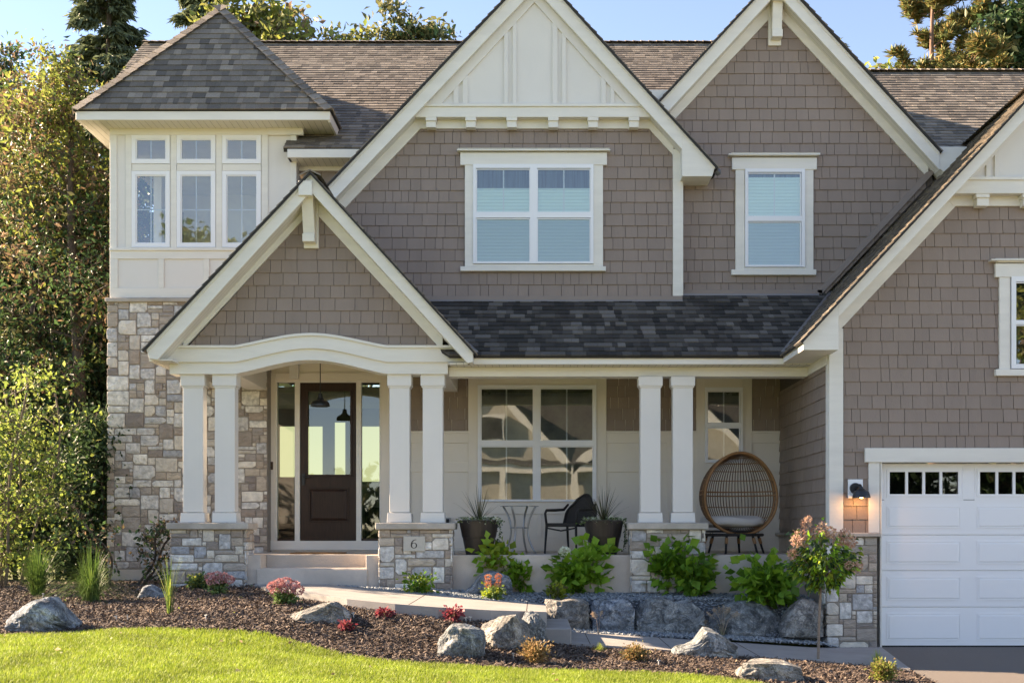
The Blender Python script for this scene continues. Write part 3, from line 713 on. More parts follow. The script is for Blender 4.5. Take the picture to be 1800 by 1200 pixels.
def smooth_curve(x, top, end, x0=410, x1=676, c=546):
    """segmental arch with short reverse curves at its springings"""
    t = abs(x-c)/((x1-x0)/2)
    if t >= 1: return end
    k = math.cos(t*math.pi/2)**1.0
    f = (1-t*t)*.55+.45*(.5+.5*math.cos(math.pi*t))
    return end+(top-end)*f
def arch(name, xs0, xs1, tp, bt, Y, d, mt=TRIM):
    mb = MB(); xs = [xs0, 400]+[405+i*6 for i in range(48)]+[692, xs1]; xs = sorted(x for x in xs if xs0 <= x <= xs1)
    for a, b in zip(xs, xs[1:]): mb.pr([(a, bt(a)), (b, bt(b)), (b, tp(b)), (a, tp(a))], Y, d)
    me = mb
    # merge shared slices
    o = me.build(name, mt, house, fix=False); bm = bmesh.new(); bm.from_mesh(o.data); bmesh.ops.remove_doubles(bm, verts=bm.verts, dist=1e-4)
    seen = {}
    for f in list(bm.faces):
        k = tuple(sorted(v.index for v in f.verts)); seen.setdefault(k, []).append(f)
    bmesh.ops.delete(bm, geom=[f for fs in seen.values() if len(fs) > 1 for f in fs], context='FACES_ONLY')
    bmesh.ops.recalc_face_normals(bm, faces=bm.faces); bm.to_mesh(o.data); bm.free(); return o
u_t = lambda x: smooth_curve(x, 588, 610); u_b = lambda x: smooth_curve(x, 612, 636); l_b = lambda x: smooth_curve(x, 632.5, 657)
arch('arch_crown', 302, 806, lambda x: smooth_curve(x, 585, 606.5), lambda x: smooth_curve(x, 589.5, 611), YP-.085, .085)
arch('arch_board', 290, 818, lambda x: u_t(x)+1, u_b, YP-.055, .055)
arch('arch_beam', 298, 787, lambda x: u_b(x)-2, l_b, YP-.015, .33)
mb = MB(); zt = Z(657, YP); xl0, xr0 = X(298, YP), X(787, YP)
mb.box(xl0, xl0+.28, YP+.316, YT-.06, zt+.02, zt+.3); mb.box(X(412, YP)-.28, X(412, YP), YP+.316, YT-.0, zt+.0, zt+.5); mb.build('portico_side_beam', TRIM, house, bevel=.004); mb = MB()
mb.box(xr0-.28, xr0, YP+.316, YB, zt-.0, zt+.3)
mb.build('portico_side_beam', TRIM, house, bevel=.004)
mb = MB(); mb.box(xl0+.28, xr0-.28, YP+.316, YB, 4.33, 4.38); mb.build('portico_ceiling', TRIM2, house)
mb = MB(); mb.box(X(412, YP), X(412, YP)+.02, YP+.316, YB, zt, 4.33); mb.build('portico_ceiling_side', TRIM2, house); mb = MB(); mb.box(xr0-.3, xr0-.28, YP+.316, YB, zt+.1, 4.33); mb.build('portico_ceiling_side', TRIM2, house)
bracket(547, 345, 428, YP, YPR, 21)
# ---- columns
def column(cx, ytop, Yc=16.86):
    mb = MB(); x = X(cx, Yc); w = .141; D = .21
    mb.box(x-w, x+w, Yc, Yc+D, Z(900, Yc), Z(677, Yc)); c = mb.build('column', TRIM2, house, bevel=.004)
    mb = MB(); mb.box(x-w-.028, x+w+.028, Yc-.028, Yc+D+.028, Z(678, Yc), Z(ytop, Yc)); mb.box(x-w-.014, x+w+.014, Yc-.014, Yc+D+.014, Z(681, Yc), Z(678, Yc)); mb.build('capital', TRIM2, c, bevel=.003)
    mb = MB(); z = Z(918, Yc)+.001; z2 = Z(901, Yc)
    b0 = w+.032; t0 = w+.024
    vs = [(x+sx*b, y, zz_) for b, zz_, k in ((b0, z, .032), (t0, z2, .024)) for y in (Yc-k, Yc+D+k) for sx in (-1, 1)]
    mb.add(vs, [(0, 1, 3, 2), (4, 6, 7, 5), (0, 4, 5, 1), (2, 3, 7, 6), (0, 2, 6, 4), (1, 5, 7, 3)]); mb.build('column_base', TRIM2, c, bevel=.003)
for cx, yt in ((339, 657), (395, 657), (702, 657), (760.5, 657), (1143.5, 662), (1200.5, 662)): column(cx, yt)
# ---- stone piers
def pier(x0, x1, yb, seed, plaque=None):
    Yp = 16.72; D = .5; xa, xb = X(x0, Yp), X(x1, Yp); z0, z1 = Z(yb, Yp)-.06, Z(930, Yp)
    mb = MB(); mb.box(xa+.03, xb-.03, Yp+.03, Yp+D, z0, z1); p = mb.build('stone_pier', MORT, house)
    mb = MB(); h = z1-z0; sk = []
    if plaque: sk = [(X(plaque[0], Yp)-xa, X(plaque[2], Yp)-xa, Z(plaque[3], Yp)-z0, Z(plaque[1], Yp)-z0)]
    stone_rect(mb, (xa, Yp+.03, z0), (1, 0, 0), (0, 0, 1), (0, -1, 0), xb-xa, h, seed, skip=sk)
    stone_rect(mb, (xb-.03, Yp, z0), (0, 1, 0), (0, 0, 1), (1, 0, 0), D, h, seed+1); stone_rect(mb, (xa+.03, Yp+D, z0), (0, -1, 0), (0, 0, 1), (-1, 0, 0), D, h, seed+2)
    mb.build('stone_veneer', [ST_G, ST_C, ST_B], p, fix=True)
    mb = MB(); mb.box(xa-.03, xb+.03, Yp-.05, Yp+D+.03, z1, Z(918.5, Yp)); o = mb.build('pier_cap', CAP, p, bevel=.01)
    return p
pier(297, 434, 1032, 101); p6 = pier(664, 796, 1032, 104, (708, 941, 748, 969)); pier(1107, 1241, 1034, 107)
PLQ = mat('limestone_plaque', (.50, .47, .41), .8, var=.06, vscale=20, bump=.3, bscale=60)
YQP = 16.705
mb = MB(); mb.rc(709, 942, 747, 968.5, YQP, .06); pq = mb.build('house_number_plaque', PLQ, p6, bevel=.004)
NUM = mat('number_paint', (.02, .02, .022), .5)
mb = MB(); cx, cy = 727.6, 956.0
def ringpoly(pts_o, pts_i):
    for i in range(len(pts_o)-1): mb.pr([pts_o[i], pts_o[i+1], pts_i[i+1], pts_i[i]], YQP-.002, .004)
N_ = 28
po = [(cx+5.6*math.cos(a), cy+2.2+5.0*math.sin(a)) for a in [2*math.pi*i/N_ for i in range(N_+1)]]
pi_ = [(cx+3.5*math.cos(a), cy+2.2+4.2*math.sin(a)) for a in [2*math.pi*i/N_ for i in range(N_+1)]]
ringpoly(po, pi_)
to = [(cx-5.6, cy+2.4), (cx-5.3, cy-1.5), (cx-4.0, cy-4.6), (cx-1.4, cy-7.2), (cx+2.0, cy-8.3), (cx+4.3, cy-8.2)]
ti = [(cx-3.4, cy+2.4), (cx-3.2, cy-1.2), (cx-2.3, cy-3.9), (cx-.2, cy-6.2), (cx+2.3, cy-7.4), (cx+4.4, cy-7.5)]
for i in range(5): mb.pr([to[i], to[i+1], ti[i+1], ti[i]], YQP-.0022, .004)
mb.build('number_six', NUM, house)
for o in list(COL.objects):
    if o.name.startswith('number_six'): o.parent = p6; 
# ---- garage stone wainscot
Yw = YG-.05; xa, xb = X(1453, Yw), X(1543, Yw); zc = Z(943, Yw)
mb = MB(); mb.box(xa+.03, xb-.0, Yw+.03, YG+.3, -.1, zc); gs = mb.build('garage_pier', MORT, house)
mb = MB(); stone_rect(mb, (xa, Yw+.03, -.02), (1, 0, 0), (0, 0, 1), (0, -1, 0), xb-xa, zc+.02, 113); stone_rect(mb, (xa+.03, YG+.4, -.02), (0, -1, 0), (0, 0, 1), (-1, 0, 0), .42, zc+.02, 114)
mb.build('stone_veneer', [ST_G, ST_C, ST_B], gs)
mb = MB(); mb.box(xa-.03, X(1547, Yw), Yw-.05, YG+.0, zc, Z(935.5, Yw)); mb.box(xa-.03, XS, YG, YB, zc, Z(935.5, Yw)-.01); mb.build('pier_cap', CAP, gs, bevel=.01)
mb = MB(); mb.box(XS-.02, XS, YG+.38, YB, .0, zc); mb.build('garage_foundation', CONCD, house)
# ---- garage door
mb = MB(); mb.rc(1521, 787, 2216, 812, YG-.06, .08); mb.rc(1527, 812, 1546.5, 935.5, YG-.035, .06)
mb.box(X(1546.5, YG)-.0, X(1546.5, YG)+.02, YG-.03, YG+.22, 0, Z(812, YG)); mb.box(X(1546.5, YG), X(2190, YG), YG+.02, YG+.22, Z(812, YG)-.001, Z(812, YG)+.05)
mb.rc(2190, 812, 2208, 1130, YG-.035, .06)
mb.build('garage_door_trim', TRIM, house, bevel=.004)
YD = YG+.16; xd0, xd1 = X(1546.5, YG)+.02, X(2190, YG)
sec = [1137, 1066, 1002, 939.5, 878, 814]
zs = [Z(y, YD) for y in sec]; pw = (xd1-xd0)/4
wins = []
for k in range(4): wins.append((xd0+k*pw+.155, xd0+(k+1)*pw-.08 if False else xd0+k*pw+pw-.135, Z(868, YD), Z(829, YD)))
mb = MB()
for i in range(5):
    h = [(a, b, c, d) for a, b, c, d in wins] if i == 4 else []
    wall_holes(mb, xd0, xd1, zs[i]+.004, zs[i+1]-.004, YD, .05, h)
mb.box(xd0, xd1, YD+.03, YD+.06, zs[0], zs[4]-.004)
gd = mb.build('garage_door', WHITE, house); gd['label'] = 'white panelled garage door with a top row of small windows'
mb = MB()
for i in range(4):
    for k in range(4):
        a, b = xd0+k*pw+.12, xd0+(k+1)*pw-.1; c, d = zs[i]+.09, zs[i+1]-.085; f = .035
        # recessed channel look: raised frame bead, then raised field
        for r in ((a, b, c, c+.012), (a, b, d-.012, d), (a, a+.012, c+.012, d-.012), (b-.012, b, c+.012, d-.012)): mb.box(r[0], r[1], YD-.008, YD, r[2], r[3])
        x0, x1, z0, z1 = a+f, b-f, c+f, d-f
        mb.add([(a+.014, YD-.0005, c+.014), (b-.014, YD-.0005, c+.014), (b-.014, YD-.0005, d-.014), (a+.014, YD-.0005, d-.014), (x0, YD-.011, z0), (x1, YD-.011, z0), (x1, YD-.011, z1), (x0, YD-.011, z1)],
               [(4, 5, 6, 7), (0, 1, 5, 4), (1, 2, 6, 5), (2, 3, 7, 6), (3, 0, 4, 7)])
mb.build('door_panels', WHITE, gd)
GD2 = glass_mat('garage_glass', tint=(.3, .3, .3), refl=.05, wav=.04, wscale=3)
for a, b, c, d in wins:
    mb = MB()
    for r in ((a-.035, b+.035, c-.035, c), (a-.035, b+.035, d, d+.035), (a-.035, a, c, d), (b, b+.035, c, d)): mb.box(r[0], r[1], YD-.012, YD+.01, r[2], r[3])
    for r in ((a-.07, b+.07, c-.08, c-.07), (a-.07, b+.07, d+.055, d+.065), (a-.07, a-.06, c-.07, d+.055), (b+.06, b+.07, c-.07, d+.055)): mb.box(r[0], r[1], YD-.006, YD, r[2], r[3])
    for q in (1, 2, 3):
        x = a+(b-a)*q/4; mb.box(x-.018, x+.018, YD-.008, YD+.012, c, d)
    w = mb.build('garage_window', WHITE, gd)
    mb = MB(); mb.add([(a, YD+.014, c), (b, YD+.014, c), (b, YD+.014, d), (a, YD+.014, d)], [(0, 1, 2, 3)]); g_ = mb.build('garage_window_pane', GD2, gd, fix=False)
mb = MB(); mb.box(xd0, xd1, YD-.012, YD+.03, zs[0]+.002, zs[0]+.026); mb.build('bottom_seal', DARK, gd)
mb = MB(); mb.box(xd0, xd1, YD+.25, YD+.27, Z(885, YD), Z(815, YD)); mb.build('garage_interior', DARK, house)
# ---- wall lamp beside the garage
Yl = YG-.02; lamp = MB(); lamp.rc(1491, 842, 1517, 875, Yl-.03, .03); lb = lamp.build('wall_lamp', WHITE, house, bevel=.004); lb['label'] = 'small dark barn lamp glowing beside the garage door'
mb = MB(); c = P(1503.5, 858, Yl-.03)
mb.tube([c, c+Vector((0, -.03, 0))], [.075, .07], 20)
mb.tube([c+Vector((.02, -.03, 0)), c+Vector((.025, -.12, .03)), c+Vector((.03, -.17, .0)), c+Vector((.03, -.18, -.04))], .026, 10)
mb.build('lamp_arm', BLACKM, lb, smooth=False)
cb = c+Vector((.03, -.18, -.055)); mb = MB()
mb.lathe([(.03, .05), (.05, .035), (.095, .01), (.115, -.05), (.118, -.075), (.11, -.075), (.107, -.05), (.085, 0), (.02, .02)], cb, 24); mb.build('lamp_shade', BLACKM, lb, smooth=False)
mb = MB(); mb.lathe([(.01, 0), (.03, -.02), (.035, -.05), (.02, -.075), (.004, -.08)], cb, 12); mb.build('lamp_bulb', emis('bulb_glow', (1, .55, .2), 14), lb, smooth=True)
pl = bpy.data.lights.new('bulb_light', 'POINT'); pl.energy = .55; pl.color = (1, .55, .22); pl.shadow_soft_size = .03
po_ = bpy.data.objects.new('bulb_light', pl); COL.objects.link(po_); po_.location = cb+Vector((0, 0, -.10)); po_.parent = None
# ---- upstairs / garage windows with casings
def casing(parts, Y, dd=.045, name='window_casing'):
    mb = MB()
    for x0, y0, x1, y1, k in parts: mb.rc(x0, y0, x1, y1, Y-dd-k, dd+k)
    return mb.build(name, TRIM, house, bevel=.004)
def crownm(x0, x1, y0, y1, Y):   # flared crown on a header
    mb = MB(); mb.rc(x0, y0, x1, y0+2.2, Y-.12, .12)
    xa, xb, za, zb = X(x0+2, Y), X(x1-2, Y), Z(y0+2.2, Y), Z(y1, Y); i = .045
    mb.add([(xa, Y-.11, za), (xb, Y-.11, za), (xb, Y, za), (xa, Y, za), (xa+i, Y-.062, zb), (xb-i, Y-.062, zb), (xb-i, Y, zb), (xa+i, Y, zb)], [(0, 1, 2, 3), (4, 7, 6, 5), (0, 4, 5, 1), (1, 5, 6, 2), (2, 6, 7, 3), (3, 7, 4, 0)])
    mb.build('window_crown', TRIM, house, bevel=.002)
casing([(817, 290, 832, 468, 0), (1043, 290, 1060, 468, 0), (809, 268, 1067, 290, .012), (809, 468, 1065, 476, .03), (832, 464, 1043, 468, 0)], Y1); crownm(803, 1073, 262, 268, Y1)
add_window('upper_window', GLASS, 832, 290, 1043, 464, Y1-.02, [(837, 297, 932, 374), (837, 384, 932, 461), (944, 297, 1038, 374), (944, 384, 1038, 461)],
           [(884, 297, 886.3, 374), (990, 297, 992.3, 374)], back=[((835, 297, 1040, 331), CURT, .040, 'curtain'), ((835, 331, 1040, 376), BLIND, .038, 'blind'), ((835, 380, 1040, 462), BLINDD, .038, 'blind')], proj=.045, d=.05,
           label='wide double window with half drawn blinds in the middle gable')
casing([(1293, 298, 1309, 474, 0), (1414, 298, 1430, 474, 0), (1287, 277, 1436, 298, .012), (1286, 473.5, 1435, 483, .03), (1309, 470, 1414, 474, 0)], Y2); crownm(1281, 1442, 270, 277, Y2)
add_window('upper_window', GLASS, 1309, 298, 1414, 470, Y2-.02, [(1314, 304, 1408, 381), (1314, 390, 1408, 467)], [(1360, 304, 1362.3, 381)],
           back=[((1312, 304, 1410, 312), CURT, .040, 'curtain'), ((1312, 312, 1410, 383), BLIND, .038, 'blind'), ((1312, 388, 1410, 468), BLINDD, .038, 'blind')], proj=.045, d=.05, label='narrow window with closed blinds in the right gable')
casing([(1757, 487, 1776, 649, 0), (1960, 487, 1979, 649, 0), (1750, 463, 1986, 487, .012), (1751, 648.5, 1985, 660, .03)], YG); crownm(1743, 1993, 455, 463, YG)
add_window('garage_upper_window', GLASSP, 1776, 487, 1960, 648, YG-.02, [(1784, 496, 1865, 564), (1784, 571, 1865, 641), (1873, 496, 1953, 564), (1873, 571, 1953, 641)], back=[((1780, 490, 1956, 645), DARK, .041, 'dark_room')], proj=.045, d=.05, label='dark window in the gable over the garage')

TRIMP = mat('porch_panel_paint', (.78, .71, .62), .55, var=.03, vscale=1.2, bump=.1, bscale=30)
# ---- porch back wall with the door opening and entry
ex0, ex1 = X(483, YB), X(671, YB); ez0, ez1 = Z(951, YB), Z(668, YB)
BW = X(690, YB)
mb = MB(); wall_holes(mb, X(462, YB), XS, 1.0, 4.5, YB, .12, [(ex0, ex1, ez0, ez1)]); pw_ = mb.build('porch_wall', TRIMP, house)
for a, b in ((716, 824), (1065, 1226), (1321, 1378)):
    mb = MB(); clad(mb, [P(x, y, YB-.0) for x, y in [(a, 650), (b, 650), (b, 757), (a, 757)]], (0, -1, 0), .178, SW, thick=.018, seed=48+a); mb.build('porch_shakes', SHAKE, pw_, fix=False)
mb = MB()
def R(x0, y0, x1, y1, k=.022): mb.rc(x0, y0, x1, y1, YB-k, k)
for a, b in ((690, 824), (1065, 1226), (1321, 1375)):
    R(a, 757, b, 761, .04); R(a, 761, b, 778, .022); R(a, 812, b, 829, .022); R(a, 944, b, 968, .022)
R(690, 757, 722, 944, .02); R(716, 778, 722, 944, .018)
R(1172, 778, 1182, 944, .018)
R(823, 664, 840, 968, .03); R(1048, 664, 1066, 968, .03); R(840, 664, 1048, 677, .03); R(840, 881, 1048, 903, .026); R(840, 944, 1048, 968, .024); R(945, 903, 952, 944, .018)
R(1224, 664, 1239, 968, .03); R(1305, 664, 1322, 968, .03); R(1239, 664, 1305, 681, .03); R(1239, 813, 1305, 968, .026)
R(690, 961.5, 824, 963, .028); R(1065, 961.5, 1375, 963, .028)
R(470, 655, 484, 950, .03); R(670, 664, 684, 950, .03); R(484, 655, 684, 668.5, .028)
mb.build('porch_wall_trim', TRIMP, house, bevel=.003)
add_window('porch_window', GLASSP, 840, 677, 1048, 881, YB-.02, [(845, 682, 938, 775), (845, 784, 938, 879), (949, 682, 1043, 775), (949, 784, 1043, 879)],
           [(889, 682, 891.5, 879), (995, 682, 997.5, 879)], back=[((842, 679, 1046, 880), DIM, .041, 'dark_room')], proj=.045, d=.05, label='wide four pane window behind the porch table')
add_window('porch_window', GLASSP, 1239, 681, 1305, 813, YB-.02, [(1243, 687, 1301, 744), (1243, 751, 1301, 809)], [(1271, 687, 1273.3, 809)], back=[((1241, 683, 1303, 811), DIM, .041, 'dark_room')], proj=.045, d=.05, label='narrow window above the wicker egg chair')
# door unit
mb = MB(); YDR = YB+.02
for a, b in ((483, 487), (518, 527), (626, 635), (667, 671)): mb.rc(a, 668, b, 951, YDR-.03, .12)
mb.rc(483, 667, 671, 672, YDR-.028, .118); mb.rc(470, 950, 684, 966.5, YB-.05, .15)
mb.build('door_frame', TRIM, house, bevel=.004)
GLD = glass_mat('door_glass', tint=(.72, .8, .68), refl=.07, wav=.02, wscale=2.0)
dx0, dx1, dy0, dy1 = 527, 626.5, 672.5, 950
mb = MB(); H_ = [(X(541, YDR), X(616, YDR), Z(834, YDR), Z(687, YDR))]
wall_holes(mb, X(dx0, YDR), X(dx1, YDR), Z(dy1, YDR), Z(dy0, YDR), YDR, .05, H_); door = mb.build('front_door', DOORW, house); door['label'] = 'dark brown wooden front door with a tall glass panel'
mb = MB()
for r in ((538, 684, 619, 687.5), (538, 833.5, 619, 837), (538, 687.5, 541.5, 833.5), (615.5, 687.5, 619, 833.5)): mb.rc(*r, YDR-.02, .02)
for r in ((543, 857, 613, 859.5), (543, 914.5, 613, 917), (543, 859.5, 545.5, 914.5), (610.5, 859.5, 613, 914.5)): mb.rc(*r, YDR-.018, .018)
x0, x1, z0, z1 = X(546, YDR), X(610, YDR), Z(914, YDR), Z(860, YDR); f = .035
mb.add([(x0, YDR-.002, z0), (x1, YDR-.002, z0), (x1, YDR-.002, z1), (x0, YDR-.002, z1), (x0+f, YDR-.018, z0+f), (x1-f, YDR-.018, z0+f), (x1-f, YDR-.018, z1-f), (x0+f, YDR-.018, z1-f)], [(4, 5, 6, 7), (0, 1, 5, 4), (1, 2, 6, 5), (2, 3, 7, 6), (3, 0, 4, 7)])
mb.build('door_molding', DOORW, door, bevel=.002)
mb = MB(); mb.add([P(541, 834, YDR+.03), P(616, 834, YDR+.03), P(616, 687, YDR+.03), P(541, 687, YDR+.03)], [(0, 1, 2, 3)]); mb.build('door_pane', GLD, door, fix=False)
mb = MB(); mb.rc(530.5, 832, 535.5, 852, YDR-.025, .025); h0 = P(533, 838, YDR-.03); mb.tube([h0, h0+Vector((0, -.045, 0)), h0+Vector((.1, -.05, 0))], .01, 8); mb.build('door_handle', BLACKM, door)
for a, b in ((487, 518), (635, 667)):
    mb = MB(); mb.add([P(a, 950, YDR+.02), P(b, 950, YDR+.02), P(b, 672, YDR+.02), P(a, 672, YDR+.02)], [(0, 1, 2, 3)]); mb.build('sidelight_pane', GLD, house, fix=False)
    mb = MB(); mb.rc(a, 946, b, 950, YDR-.01, .05); mb.build('sidelight_sill', DOORW, house)
mb = MB(); mb.rc(473.5, 811, 479.5, 825, YB-.055, .025); db = mb.build('doorbell', mat('bronze', (.10, .06, .04), .4, metal=.6), house, bevel=.003)
mb = MB(); c = P(476.5, 821, YB-.055); mb.tube([c, c+Vector((0, -.008, 0))], .012, 12); mb.build('button', BLACKM, db)
mb = MB(); mb.rc(781, 909, 792, 921, YB-.07, .07); ob = mb.build('outlet_cover', mat('outlet_grey', (.35, .36, .35), .5), house, bevel=.003)
mb = MB(); mb.rc(783.5, 911.5, 789.5, 919, YB-.08, .012); mb.build('outlet_lid', DARK, ob)
# entry hall; glowing sheets imitate daylight in its far windows
HALL = mat('hall_wall', (.20, .20, .17), .8, var=.05); FLOORM = mat('hall_floor', (.12, .08, .05), .4)
YH = 21.7; hx0, hx1 = ex0-.9, ex1+.7
mb = MB(); mb.box(hx0-.1, hx0, YB+.12, YH, 1.1, 4.1); mb.box(hx1, hx1+.1, YB+.12, YH, 1.1, 4.1); mb.box(hx0, hx1, YB+.12, YH, 3.75, 3.85)
fw = [(X(491, YH), X(567, YH), Z(838, YH), Z(749, YH)), (X(588, YH), X(607, YH), Z(836, YH), Z(742, YH)), (X(630, YH), X(672, YH)+.25, Z(846, YH), Z(749, YH))]
wall_holes(mb, hx0-.1, hx1+.1, 1.0, 4.1, YH, .1, fw); mb.build('hall', HALL, house)
mb = MB(); mb.box(hx0-.1, hx1+.1, YB+.12, YH, 1.0, 1.15); mb.build('hall_floor', FLOORM, house)
m_ = emis('window_daylight_glow', (.62, .74, .55), .22)
mb = MB()
for a, b, c, d in fw: mb.add([(a, YH+.05, c), (b, YH+.05, c), (b, YH+.05, d), (a, YH+.05, d)], [(0, 1, 2, 3)])
mb.build('hall_daylight_glow', m_, house, fix=False)  # emissive sheets standing in for outdoor daylight, no cloth
mb = MB(); mb.box(ex0-.3, ex0+.25, 20.4, 20.9, 1.15, 2.0); mb.build('hall_bench', DARK, house); mb = MB(); mb.box(ex1-.5, ex1+.5, 20.6, 21.3, 1.15, 1.95); mb.build('hall_furniture', DARK, house)
# pendant
pdx, pdy = X(563, 17.9), 17.9; zb_ = Z(714, 17.9)
mb = MB(); mb.tube([(pdx, pdy, zb_+.18), (pdx, pdy, 4.33)], .008, 6); mb.tube([(pdx, pdy, 4.30), (pdx, pdy, 4.33)], .05, 12); pn = mb.build('pendant_lamp', BLACKM, house)
mb = MB(); mb.lathe([(.03, .19), (.04, .13), (.06, .10), (.12, .07), (.14, .03), (.142, 0), (.135, 0), (.11, .055), (.03, .09)], (pdx, pdy, zb_), 24); mb.build('pendant_shade', BLACKM, pn)
# eave lamp on gable 1
mb = MB(); c = P(1258, 302, Y1R+.1); mb.lathe([(.015, .05), (.04, .04), (.05, 0), (.045, -.03), (.02, -.05)], c+Vector((.03, 0, 0)), 14); mb.tube([c+Vector((0, 0, .04)), c+Vector((.03, 0, .03))], .015, 6); mb.build('security_light', mat('grey_plastic', (.12, .12, .13), .4), house, smooth=True)
# ---- porch slab and steps
zp = 1.21; YF = 16.8
mb = MB()
mb.box(X(300, YF), X(458, YF), YF, YB+.1, .3, zp); mb.box(X(643, YF), XS-.02, YF, YB+.1, .3, zp-.0); mb.box(X(458, YF), X(643, YF), YF+.36, YB+.1, .3, zp)
mb.box(X(458, YF), X(643, YF), YF+.004, YF+.36, .3, Z(998, YF))
ps = mb.build('porch_slab', [CONCD], house, bevel=.008)
mb = MB(); mb.box(X(452, YF), X(646, YF), YF-.03, YF+.003, .6, Z(1000, YF)); mb.build('porch_step', CONCD, house, bevel=.006)
# ================================================================== GROUND
rnp = np.random.default_rng(7)
LAWN = mat('lawn_soil', (.13, .175, .03), .9, var=.35, vscale=9)
GRASSM = mat('grass_blade', (.2, .3, .03), .55, cols=[(.20, .29, .03), (.29, .38, .045), (.14, .22, .025), (.38, .42, .09), (.25, .34, .035)], trans=.35, spec=.3, var=.3, vscale=2.2)
SOIL = mat('mulch_base', (.05, .034, .027), .95, var=.4, vscale=14, bump=1.5, bscale=70)
CHIP = mat('mulch_chip', (.1, .06, .04), .8, cols=[(0.047, 0.032, 0.026), (0.161, 0.115, 0.088), (0.075, 0.050, 0.040), (0.245, 0.185, 0.145), (0.094, 0.066, 0.051), (0.057, 0.040, 0.034), (0.151, 0.110, 0.085)], spec=.4)
GRAV = mat('gravel_base', (.10, .11, .12), .95, var=.4, vscale=20, bump=1.5, bscale=60)
PEB = mat('slate_chip', (.1, .1, .1), .6, cols=[(0.170, 0.204, 0.238), (0.289, 0.340, 0.374), (0.119, 0.145, 0.170), (0.408, 0.442, 0.459), (0.221, 0.255, 0.289)])
ASPH = mat('asphalt', (.15, .128, .112), .85, var=.12, vscale=60, bump=.5, bscale=220)
FOREST = mat('forest_floor', (.15, .17, .06), .95, var=.3, vscale=1)

def inpoly(x, y, poly):
    x = np.asarray(x); y = np.asarray(y); r = np.zeros(x.shape, bool); n = len(poly); j = n-1
    for i in range(n):
        xi, yi = poly[i]; xj, yj = poly[j]
        c = ((yi > y) != (yj > y)) & (x < (xj-xi)*(y-yi)/((yj-yi) or 1e-12)+xi); r ^= c; j = i
    return r
def zw(x): return min(.79, .597-.063*(x-.14))
def tri_fill(name, poly, zf, mt, grid=.3, thick=0, kindname='structure'):
    """sheet over a polygon following the height function zf, triangulated on a fine grid"""
    bm = bmesh.new(); vs = [bm.verts.new((x, y, 0)) for x, y in poly]; f = bm.faces.new(vs)
    xs = [p[0] for p in poly]; ys = [p[1] for p in poly]
    for ax, lo, hi, extra in ((0, min(xs), max(xs), GX), (1, min(ys), max(ys), GY)):
        cuts = set(c for c in extra if lo < c < hi); v = lo+grid
        while v < hi: cuts.add(v); v += grid
        for c in sorted(cuts):
            co = [0, 0, 0]; no = [0, 0, 0]; co[ax] = c; no[ax] = 1
            bmesh.ops.bisect_plane(bm, geom=bm.verts[:]+bm.edges[:]+bm.faces[:], plane_co=co, plane_no=no)
    for v in bm.verts: v.co.z = zf(v.co.x, v.co.y)
    if thick:
        r = bmesh.ops.extrude_face_region(bm, geom=bm.faces[:])
        for v in [e for e in r['geom'] if isinstance(e, bmesh.types.BMVert)]: v.co.z += 0
        # move the original (bottom) down
        top = set(e for e in r['geom'] if isinstance(e, bmesh.types.BMVert))
        for v in bm.verts:
            if v not in top: v.co.z -= thick
    bmesh.ops.recalc_face_normals(bm, faces=bm.faces)
    me = bpy.data.meshes.new(name); bm.to_mesh(me); bm.free(); me.materials.append(mt)
    o = link(name, me); return o
# far ground reaching the horizon
mb = MB(); R_ = 900
xs = [-R_, -200, -60]+[x for x in GX[1:-1]]+[60, 200, R_]; ys = [-R_, -200]+[-60, -20, -5, 0, 3, 5]+[y for y in GY[1:-1]]+[20, 30, 60, 200, R_]
for y in ys:
    for x in xs:
        z = H(x, y)-.05; mb.v.append((x, y, z))
n = len(xs)
for j in range(len(ys)-1):
    for i in range(n-1): mb.f.append((j*n+i, j*n+i+1, (j+1)*n+i+1, (j+1)*n+i)); mb.m.append(0)
kind(mb.build('ground', FOREST, fix=False))
# lawn edge traced on the ground
edge_px = [(-420, 1135), (-160, 1128), (0, 1121), (90, 1118), (150, 1115), (200, 1110), (280, 1107.5), (350, 1108), (420, 1111), (470, 1119), (520, 1131), (570, 1145), (620, 1157), (680, 1165), (750, 1170), (850, 1176), (950, 1181), (1050, 1184), (1150, 1186), (1220, 1190), (1290, 1198), (1340, 1206)]
EDGE = [tuple(gp(*p)[:2]) for p in edge_px]
E2_ = []
_re = random.Random(77)
for (xa_, ya_), (xb_, yb_) in zip(EDGE, EDGE[1:]):
    k_ = max(2, int(math.hypot(xb_-xa_, yb_-ya_)/.07))
    for i_ in range(k_): E2_.append((xa_+(xb_-xa_)*i_/k_, ya_+(yb_-ya_)*i_/k_+_re.gauss(0, .018)))
EDGE = E2_+[EDGE[-1]]
lawn_poly = [(EDGE[0][0]-6, EDGE[0][1]), *EDGE, (3.3, 8.5), (3.3, -6.5), (-34, -6.5), (-34, EDGE[0][1])]
zl = lambda x, y: H(x, y)+.012
kind(tri_fill('lawn', lawn_poly, zl, LAWN, .5))
walk_poly = [(-2.95, 16.78), (-2.45, 16.45), (-1.36, 15.95), (-.6, 15.62), (-.1, 15.5), (.14, 15.48), (.14, 13.95), (-.5, 13.65), (-1.1, 13.58), (-1.6, 13.68), (-2.2, 14.0), (-2.85, 14.62), (-3.4, 15.5), (-3.97, 16.78)]
low_poly = [(.40, 15.45), (3.0, 15.62), (4.56, 15.72), (4.18, 13.3), (3.9, 13.55), (2.8, 13.75), (1.4, 13.85), (.40, 13.87)]
zlow = lambda x: max(.012, .245-.071*(x-.42))
CONCW = mat('walk_concrete', (.31, .295, .28), .8, var=.13, vscale=2.5, bump=.35, bscale=120, detail=10)
